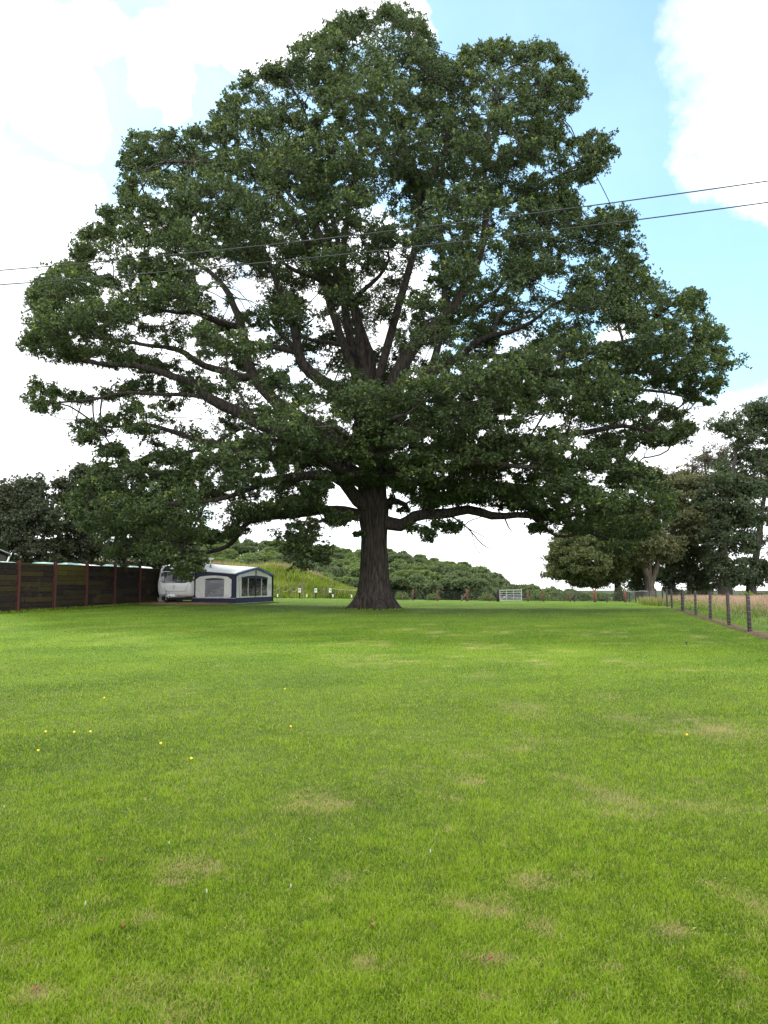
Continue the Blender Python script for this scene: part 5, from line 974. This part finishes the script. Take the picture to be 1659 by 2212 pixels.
# gravel pad
GRAV = pmat('orange_gravel', (.34, .19, .11), (.16, .09, .055), rough=.95, scale=14, bump=1., bscale=30, contrast=(.3, .7), dist=.03)
pad = [(285,1303.2),(300,1301),(330,1300),(420,1299.5),(500,1300.5),(520,1303.5),(487,1306),(430,1306.5),(350,1306.6),(310,1306),(290,1305)]; pts = [gp(a, b_) for a, b_ in pad]
V = [(p[0]*1.0, p[1], float(hz(p[0:1], p[1:2])[0])+.012) for p in pts]; cpt = np.mean(V, 0); V = [tuple(cpt)]+V; V[0] = (V[0][0], V[0][1], float(hz(np.array([V[0][0]]), np.array([V[0][1]]))[0])+.014)
m_ = MB(); m_.add(V, [(0, i, i % len(pts)+1) for i in range(1, len(pts)+1)]); tag(m_.build('gravel_pad', GRAV), 'orange gravel pad under the caravan', None, None, 'structure')
ng = 5000; t_ = RNG.uniform(0, 1, ng); poly = np.array([p[:2] for p in pts]); lo_, hi_ = poly.min(0), poly.max(0); gx_ = RNG.uniform(lo_[0], hi_[0], ng*3); gy_ = RNG.uniform(lo_[1], hi_[1], ng*3); k = inside(gx_, gy_, poly); gx_, gy_ = gx_[k], gy_[k]; gz_ = hz(gx_, gy_)+.02
s_ = RNG.uniform(.02, .05, len(gx_)); c_ = np.stack([gx_, gy_, gz_], -1); oc = np.array([(1, 0, 0), (0, 1, 0), (-1, 0, 0), (0, -1, 0), (0, 0, 1)], float); V = (c_[:, None]+oc[None]*s_[:, None, None]).reshape(-1, 3); b_ = np.arange(len(gx_))[:, None]*5
F = np.concatenate([b_+np.array([[i, (i+1) % 4, 4]]) for i in range(4)]); tag(mesh_np('gravel_chips', V, F, GRAV), 'loose orange gravel chips around the caravan', 'gravel', None, 'stuff')
# ------------------------------------------------------------ fences
POSTW = pmat('creosoted_post', (.045, .030, .025), (.020, .015, .013), rough=.9, scale=7, stretch=(1, 1, .25), bump=.5, weather=((.060, .040, .032), 3, .6)); REDW = pmat('red_brown_post', (.19, .065, .035), (.10, .035, .022), rough=.9, scale=7, stretch=(1, 1, .25), bump=.4)
GREYW = pmat('weathered_post', (.20, .16, .11), (.11, .085, .06), rough=.9, scale=7, stretch=(1, 1, .25), bump=.4); WIRE = pmat('fence_wire', (.26, .26, .26), (.18, .18, .18), rough=.6, metal=.4); DWIRE = pmat('dark_netting', (.10, .10, .11), (.06, .06, .065), rough=.6)
def round_post(c, h, r, mt, par, lean=(0, 0), name='post', sq=False):
    m_ = MB(); c = np.array(c); t = c+np.array((lean[0], lean[1], h))
    if sq: m_.box((c+t)/2-(0, 0, .1), r*2, r*2, h+.2)
    else: m_.tube([c-(0, 0, .25), c*.5+t*.5, t-(0, 0, .01), t], [r*1.02, r, r*.98, r*.8], 10)
    return m_.build(name, mt, par, smooth=not sq)
def netting(P0, P1, heights, par, wr=.0022, gap=.30, mt=WIRE, sag=.0):
    m_ = MB(); Ld = np.linalg.norm(P1-P0); n = max(1, int(Ld/gap))
    for h in heights: m_.tube([P0+k_*h, (P0+P1)/2+k_*(h-sag), P1+k_*h], wr, 3, cap=False)
    for i in range(1, n): p = P0+(P1-P0)*i/n; m_.tube([p+k_*heights[0], p+k_*heights[-1]], wr*.8, 3, cap=False)
    return m_
HTS = [.08, .20, .33, .48, .65, .83, 1.03]
rf = thing('wire_fence', on(11.6, 24.6), 'stock wire fence on dark timber posts along the right side of the lawn', 'fence')
RP = [(12.9,18.4,.055,1.2),(11.6,24.6,.062,1.20),(12.55,28.2,.06,1.20),(13.85,32.9,.062,1.21),(14.85,36.9,.055,1.2),(16.6,43,.085,1.22)]; RP[0] = (9.9, 18.4, .055, 1.2)
for a in (1452, 1441.5, 1432.4, 1418, 1404, 1393.7, 1384):
    for Y in np.arange(43.5, 79, .1):
        if proj(np.array((float(fence_x(Y)), Y, 0.)))[0] <= a: RP.append((float(fence_x(Y)), Y, .055, 1.2 if a > 1393 else 1.15)); break
rp = random.Random(8); prev = None; wires = MB()
for i, (x, y, r, h) in enumerate(RP):
    g_ = on(x, y); round_post(g_, h, r, POSTW, rf, (rp.uniform(-.03, .03), rp.uniform(-.03, .03)), sq=False)
    if prev is not None:
        m_ = netting(prev+np.array((-.06, 0, 0)), g_+np.array((-.06, 0, 0)), HTS, rf, .0009+.000025*y, .30 if y < 50 else .25); wires.add(m_.v, m_.f)
        wires.tube([prev+k_*1.13, g_+k_*1.13], .002, 3, cap=False)
    for hh in HTS+[1.13]: wires.tube([g_+np.array((-r-.004, -.04, hh)), g_+np.array((-r*.7, -r*.9, hh)), g_+np.array((r*.6, -r-.004, hh+.004))], .003, 4, cap=False)
    prev = g_
wires.build('wire_netting', WIRE, rf)
SOIL = pmat('bare_soil', (.13, .075, .045), (.060, .036, .024), rough=.95, scale=9, bump=1., bscale=20, contrast=(.35, .65), dist=.03)
yy_ = np.arange(14, 46, .25); cx_ = fence_x(yy_)-.02; wl = .05+.15*vnoise(yy_*.9, yy_*0, 3)*smooth(46, 40, yy_); wr_ = .05+.12*vnoise(yy_*1.1, yy_*0+5, 4); V = []
for a, b, c_, d_ in zip(yy_, cx_, wl, wr_):
    for q in (b-c_, b, b+d_): V.append((q, a, float(hz(np.array([q]), np.array([a]))[0])+(.030 if q == b else .012)))
m_ = MB(); m_.add(V, [(i*3+j, i*3+j+1, i*3+j+4, i*3+j+3) for i in range(len(yy_)-1) for j in (0, 1)]); tag(m_.build('soil_strip', SOIL, smooth=True), 'strip of bare orange brown soil under the right hand fence', None, None, 'structure')
nc_ = 1500; ya = RNG.uniform(14, 46, nc_); xa = fence_x(ya)+RNG.normal(.0, .10, nc_); za = hz(xa, ya)+.02; sa = RNG.uniform(.012, .045, nc_); oc = np.array([(1, 0, 0), (0, 1, 0), (-1, 0, 0), (0, -1, 0), (0, 0, .8)]); V = (np.stack([xa, ya, za], -1)[:, None]+oc[None]*sa[:, None, None]).reshape(-1, 3); bq = np.arange(nc_)[:, None]*5
tag(mesh_np('soil_clods', V, np.concatenate([bq+np.array([[i, (i+1) % 4, 4]]) for i in range(4)]), SOIL), 'small clods of soil along the right hand fence', 'soil', None, 'stuff')
fg = thing('wire_fence', on(8, 78), 'low wire fence with red brown posts across the far edge of the lawn', 'fence')
FP = [(869.6,13,.05,0,1.9),(892,0,.07,1,0),(945,0,.08,1,0),(997,13,.05,0,0),(1009,0,.12,1,0),(1057,8,.05,1,0),(1075,0,.16,1,0),(1140,0,.08,1,0),(1172.5,0,.07,1,0),(1230.6,0,.06,1,0),(1240,9,.03,2,0),(1284.5,0,.15,1,0),(1310,8,.03,2,0),(1349.6,0,.12,1,0)]
def farp(px, Y=78.0):
    p = at(px, 1261, Y); return on(p[0], Y)
prev = None; wires = MB(); seq = [850]+[q[0] for q in FP if q[0] not in (1140,)]
for (px, _, wd, kind, _) in FP:
    g_ = farp(px, 78.3 if px == 1140 else 78.0); hh = {0: .62, 1: 1.12, 2: .75}[kind]
    if px in (1284.5, 1009, 1075): hh = 1.22
    if px == 1057: hh = .8
    m = {0: GREYW, 1: REDW, 2: POSTW}[kind]; round_post(g_, hh, max(wd, .06), m if px != 1075 else POSTW, fg, (rp.uniform(-.03, .03), 0))
a = farp(997)+k_*.05; b = farp(1008.5)+k_*.75; m_ = MB(); m_.tube([a-np.array((.15, .1, 0)), b], .04, 6); m_.build('brace', GREYW, fg)
a = farp(1336)+k_*.05; b = farp(1349)+k_*.7; m_ = MB(); m_.tube([a, b], .04, 6); m_.build('brace', POSTW, fg)
pts = [farp(px) for px in (838, 870, 892, 918, 945, 970, 1009, 1042, 1073)]; pts2 = [farp(px) for px in (1128, 1172.5, 1200, 1230.6, 1257, 1284.5, 1320, 1349.6)]
for PT in (pts, pts2):
    for a, b in zip(PT[:-1], PT[1:]): m_ = netting(a-np.array((0, .1, 0)), b-np.array((0, .1, 0)), [.08, .25, .42, .6, .78, .96], fg, .007, .22, DWIRE); wires.add(m_.v, m_.f)
wires.build('wire_netting', DWIRE, fg)
# mesh hurdle joining both fences
hd = thing('mesh_hurdle', farp(1370), 'dark fine mesh panel closing the corner where the two wire fences meet', 'fence panel'); a = farp(1351)-np.array((0, .3, 0)); b = farp(1398, 73.5); m_ = MB()
for h in np.arange(.05, 1.08, .09): m_.tube([a+k_*h, b+k_*h], .009, 3, cap=False)
for i in range(36): p = a+(b-a)*i/35; m_.tube([p+k_*.03, p+k_*1.05], .008, 3, cap=False)
m_.build('mesh', DWIRE, hd); m_ = MB(); m_.tube([a+k_*1.10, (a*.66+b*.34)+k_*1.02, (a*.33+b*.67)+k_*1.12, b+k_*1.08], .028, 5); m_.build('top_rail', GREY, hd)
for q in (.15, .42, .66, .9): round_post(a+(b-a)*q, 1.05, .045, POSTW, hd)
# galvanised gate
g0, g1 = farp(1079.5, 77.7), farp(1126, 77.7); gt = thing('field_gate', g0, 'galvanised seven bar metal gate in the far wire fence', 'gate'); hts = [.12, .25, .38, .53, .70, .90, 1.14]; m_ = MB()
for h in hts: m_.tube([g0+k_*(h), g1+k_*(h+.04)], .022 if 0 < hts.index(h) < 6 else .032, 6)
m_.build('rails', ALU, gt); m_ = MB()
for q in (0, .31, .64, 1): p = g0+(g1-g0)*q; m_.tube([p+k_*.08, p+k_*(1.18+(.12 if q == 1 else 0))], .034 if q in (0, 1) else .022, 6)
m_.build('uprights', ALU, gt); m_ = MB(); m_.tube([g0+k_*.14, g0*.7+g1*.3+k_*.6], .016, 5); m_.build('brace', ALU, gt)
# low rope fence and pitch fittings along the foot of the bank
def bank(px, Y=79.0): p = at(px, 1261, Y); return on(p[0], Y)
rfn = thing('rope_fence', bank(660), 'rickety stake fence with sagging pale rope along the foot of the grass bank', 'fence')
ST = [(605.1,1.25,.06),(630.3,1.3,.06),(678.3,1.1,.055),(700.2,1.15,.055),(723.8,1.1,.05),(743.3,1.05,.05),(760.4,1.0,.05)]
for (a, h, r) in ST: round_post(bank(a), h*.9, r, GREYW, rfn, (rp.uniform(-.06, .06), 0), name='stake')
p = bank(652.8); m_ = MB(); m_.tube([p-k_*.2, p+k_*1.0, p+k_*1.75], [.10, .09, .05], 8); m_.tube([p+k_*1.7+np.array((.05, 0, 0)), p+k_*2.6+np.array((.13, 0, 0))], .03, 6); m_.build('tall_stake', GREYW, rfn)
ROPE = pmat('pale_rope', (.38, .40, .22), (.26, .28, .14), rough=.9); m_ = MB()
def rope(a, b, ha, hb, sag): P0 = bank(a)+k_*ha; P1 = bank(b)+k_*hb; m_.tube([P0*(1-t)+P1*t-k_*sag*4*t*(1-t)-np.array((0, .1, 0)) for t in np.linspace(0, 1, 8)], .022, 5)
rope(583, 605, .95, 1.2, .22); rope(609, 630, .8, 1.15, .25); rope(632, 645, .75, 1.1, .18); rope(716, 723.8, 1.02, 1.0, .02); rope(723.8, 743.3, 1.0, .95, .06); rope(743.3, 760.4, .95, .92, .06); rope(760.4, 778, .92, .9, .04); m_.build('rope', ROPE, rfn)
for i, (a, lab) in enumerate(((647.4, 'white topped electric hook up post just left of the tall stake'), (682.3, 'white topped electric hook up post, middle of the three at the bank'), (713.3, 'white topped electric hook up post nearest the oak trunk'))):
    p = bank(a, 78.4); t = thing('hookup_post', p, lab, 'power post', 'electric hook up posts at the bank'); m_ = MB(); m_.box(p+k_*.30, .11, .09, .62); m_.build('post', BLACK, t); m_ = MB(); m_.box(p+k_*.82, .24, .17, .42); m_.build('socket_box', WHITE, t, bevel=.02)
    m_ = MB(); m_.box(p+k_*.86-np.array((0, .09, 0)), .10, .02, .13); m_.build('socket_cover', BLACK, t); m_ = MB(); m_.box(p+k_*1.06, .16, .13, .06, taper=.8); m_.build('cap', BLACK, t)
for i, (a, lab) in enumerate(((600.4, 'small white pitch marker nearest the awning'), (663.4, 'small white pitch marker right of the tall stake'), (719.8, 'small white pitch marker right of the last hook up post'), (760, 'small white pitch marker beside the oak trunk'))):
    p = bank(a, 77.8); t = thing('pitch_marker', p, lab, 'marker', 'white pitch markers at the bank'); m_ = MB(); m_.box(p+k_*.30+np.array((-.02, 0, 0)), .12, .04, .28, k_*.1+np.array((1, 0, 0)), (0, 1, 0)); m_.build('plate', WHITE, t, bevel=.01); m_ = MB(); m_.tube([p-k_*.1, p+k_*.2], .018, 5); m_.build('peg', GREYW, t)
# overhead cables
CAB = pmat('cable_black', (.018, .020, .020), (.012, .014, .014), rough=.6)
def cable(pa, pb, H, sag, label):
    def hit(px, py): x, y, z = ray(px, py); t = (H-EYE)/z; return np.array((x*t, y*t, H))
    A, B = hit(*pa), hit(*pb); D = B-A; P = []
    for t in np.linspace(-.9, 1.9, 60): q = A+D*t; q[2] = H+sag*((t-.5)**2*4-1); P.append(q)
    m_ = MB(); m_.tube(P, .0135, 6); o = m_.build('overhead_cable', CAB, loc=P[30]); return tag(o, label, 'cable', 'overhead cables crossing in front of the oak')
cable((0, 584), (1659, 391), 10.4, .16, 'upper of the two thin overhead cables crossing before the oak crown')
cable((0, 615), (1659, 437), 9.9, .17, 'lower of the two thin overhead cables crossing before the oak crown')
# small things in the lawn
YEL = pmat('dandelion_yellow', (.75, .52, .02), (.6, .4, .02), rough=.7); STEMG = pmat('flower_stem', (.08, .15, .03)); CLO = pmat('clover_white', (.32, .33, .27), (.26, .27, .2), rough=.8)
def flower(name, c, r, mt):
    c = np.array(c); t = thing(name, c, 'x', 'flower'); m_ = MB(); m_.tube([c, c+k_*.045], .0018, 4); m_.build('stem', STEMG, t); m_ = MB(); m_.tube([c+k_*.040, c+k_*.047, c+k_*.055, c+k_*.06], [r*.4, r, r*.85, r*.3], 12); m_.build('flower_head', mt, t); return t
d0 = flower('dandelion', (0, 0, 0), .012, YEL); c0 = flower('clover_flower', (0, 0, 0), .0045, CLO)
DAN = [(225,1516,'far one of the left group'),(160,1593,'left of a close pair'),(195,1592,'right of a close pair'),(98,1592,'near the left edge level with a close pair'),(347,1618,'by itself right of the left group'),(413,1651,'nearest one left of centre'),(615,1496,'farthest one near the middle'),(628,1580,'by itself below the oak trunk line'),(1484,1598,'beside the dry patches on the right'),(82,1634,'low at the left edge')]
for i, (a, b_, lab) in enumerate(DAN):
    g_ = gp(a, b_); o = d0 if i == 0 else copy_tree(d0, g_); o.location = Vector(g_); o['label'] = 'yellow dandelion in the lawn, '+lab; o['group'] = 'dandelions in the lawn'
CL = [(628,1936),(446,1948),(8,1760),(365,1840),(1648,1548),(1190,1515),(930,1860),(184,1976)]
for i, (a, b_) in enumerate(CL):
    g_ = gp(a, b_); o = c0 if i == 0 else copy_tree(c0, g_); o.location = Vector(g_); o['label'] = 'tiny white clover flower among the grass of the lawn'; o['group'] = 'white clover flowers in the lawn'
DEADL = pmat('dead_leaf', (.22, .085, .03), (.12, .045, .02), rough=.8)
lf = None
for i, (a, b_, lab) in enumerate([(267,2011,'at lower left'),(217,1870,'left of centre'),(875,1725,'near the middle'),(803,2012,'right of the centre line'),(1060,2085,'low at right beside a dry spot'),(75,2150,'in the bottom left corner')]):
    g_ = gp(a, b_)
    if lf is None:
        m_ = MB(); V = [(0, -.03, .0), (.014, -.012, .008), (.018, .006, .012), (.008, .026, .006), (0, .034, .002), (-.010, .024, .008), (-.018, .004, .014), (-.013, -.014, .008), (0, 0, -.001)]; m_.add([np.array(q)+(0, 0, .028) for q in V], [(8, i2, (i2+1) % 8) for i2 in range(8)]); lf = m_.build('fallen_leaf', DEADL); tag(lf, 'x', 'leaf'); so = lf.modifiers.new('s', 'SOLIDIFY'); so.thickness = .001; o = lf
    else: o = copy_tree(lf, g_)
    o.location = Vector(g_); o.rotation_euler = (0, 0, i*1.3); o.scale = (.5, .5, .8); o['label'] = 'red brown fallen oak leaf in the grass, '+lab; o['group'] = 'fallen leaves on the lawn'
g_ = gp(1483, 1394); t = thing('ground_peg', g_, 'small black peg stuck in the lawn near the right hand fence', 'peg'); m_ = MB(); m_.tube([g_-k_*.05, g_+k_*.07], .013, 8); m_.build('shaft', BLACK, t); m_ = MB(); m_.tube([g_+k_*.06, g_+k_*.085], [.03, .022], 10); m_.build('head', BLACK, t)
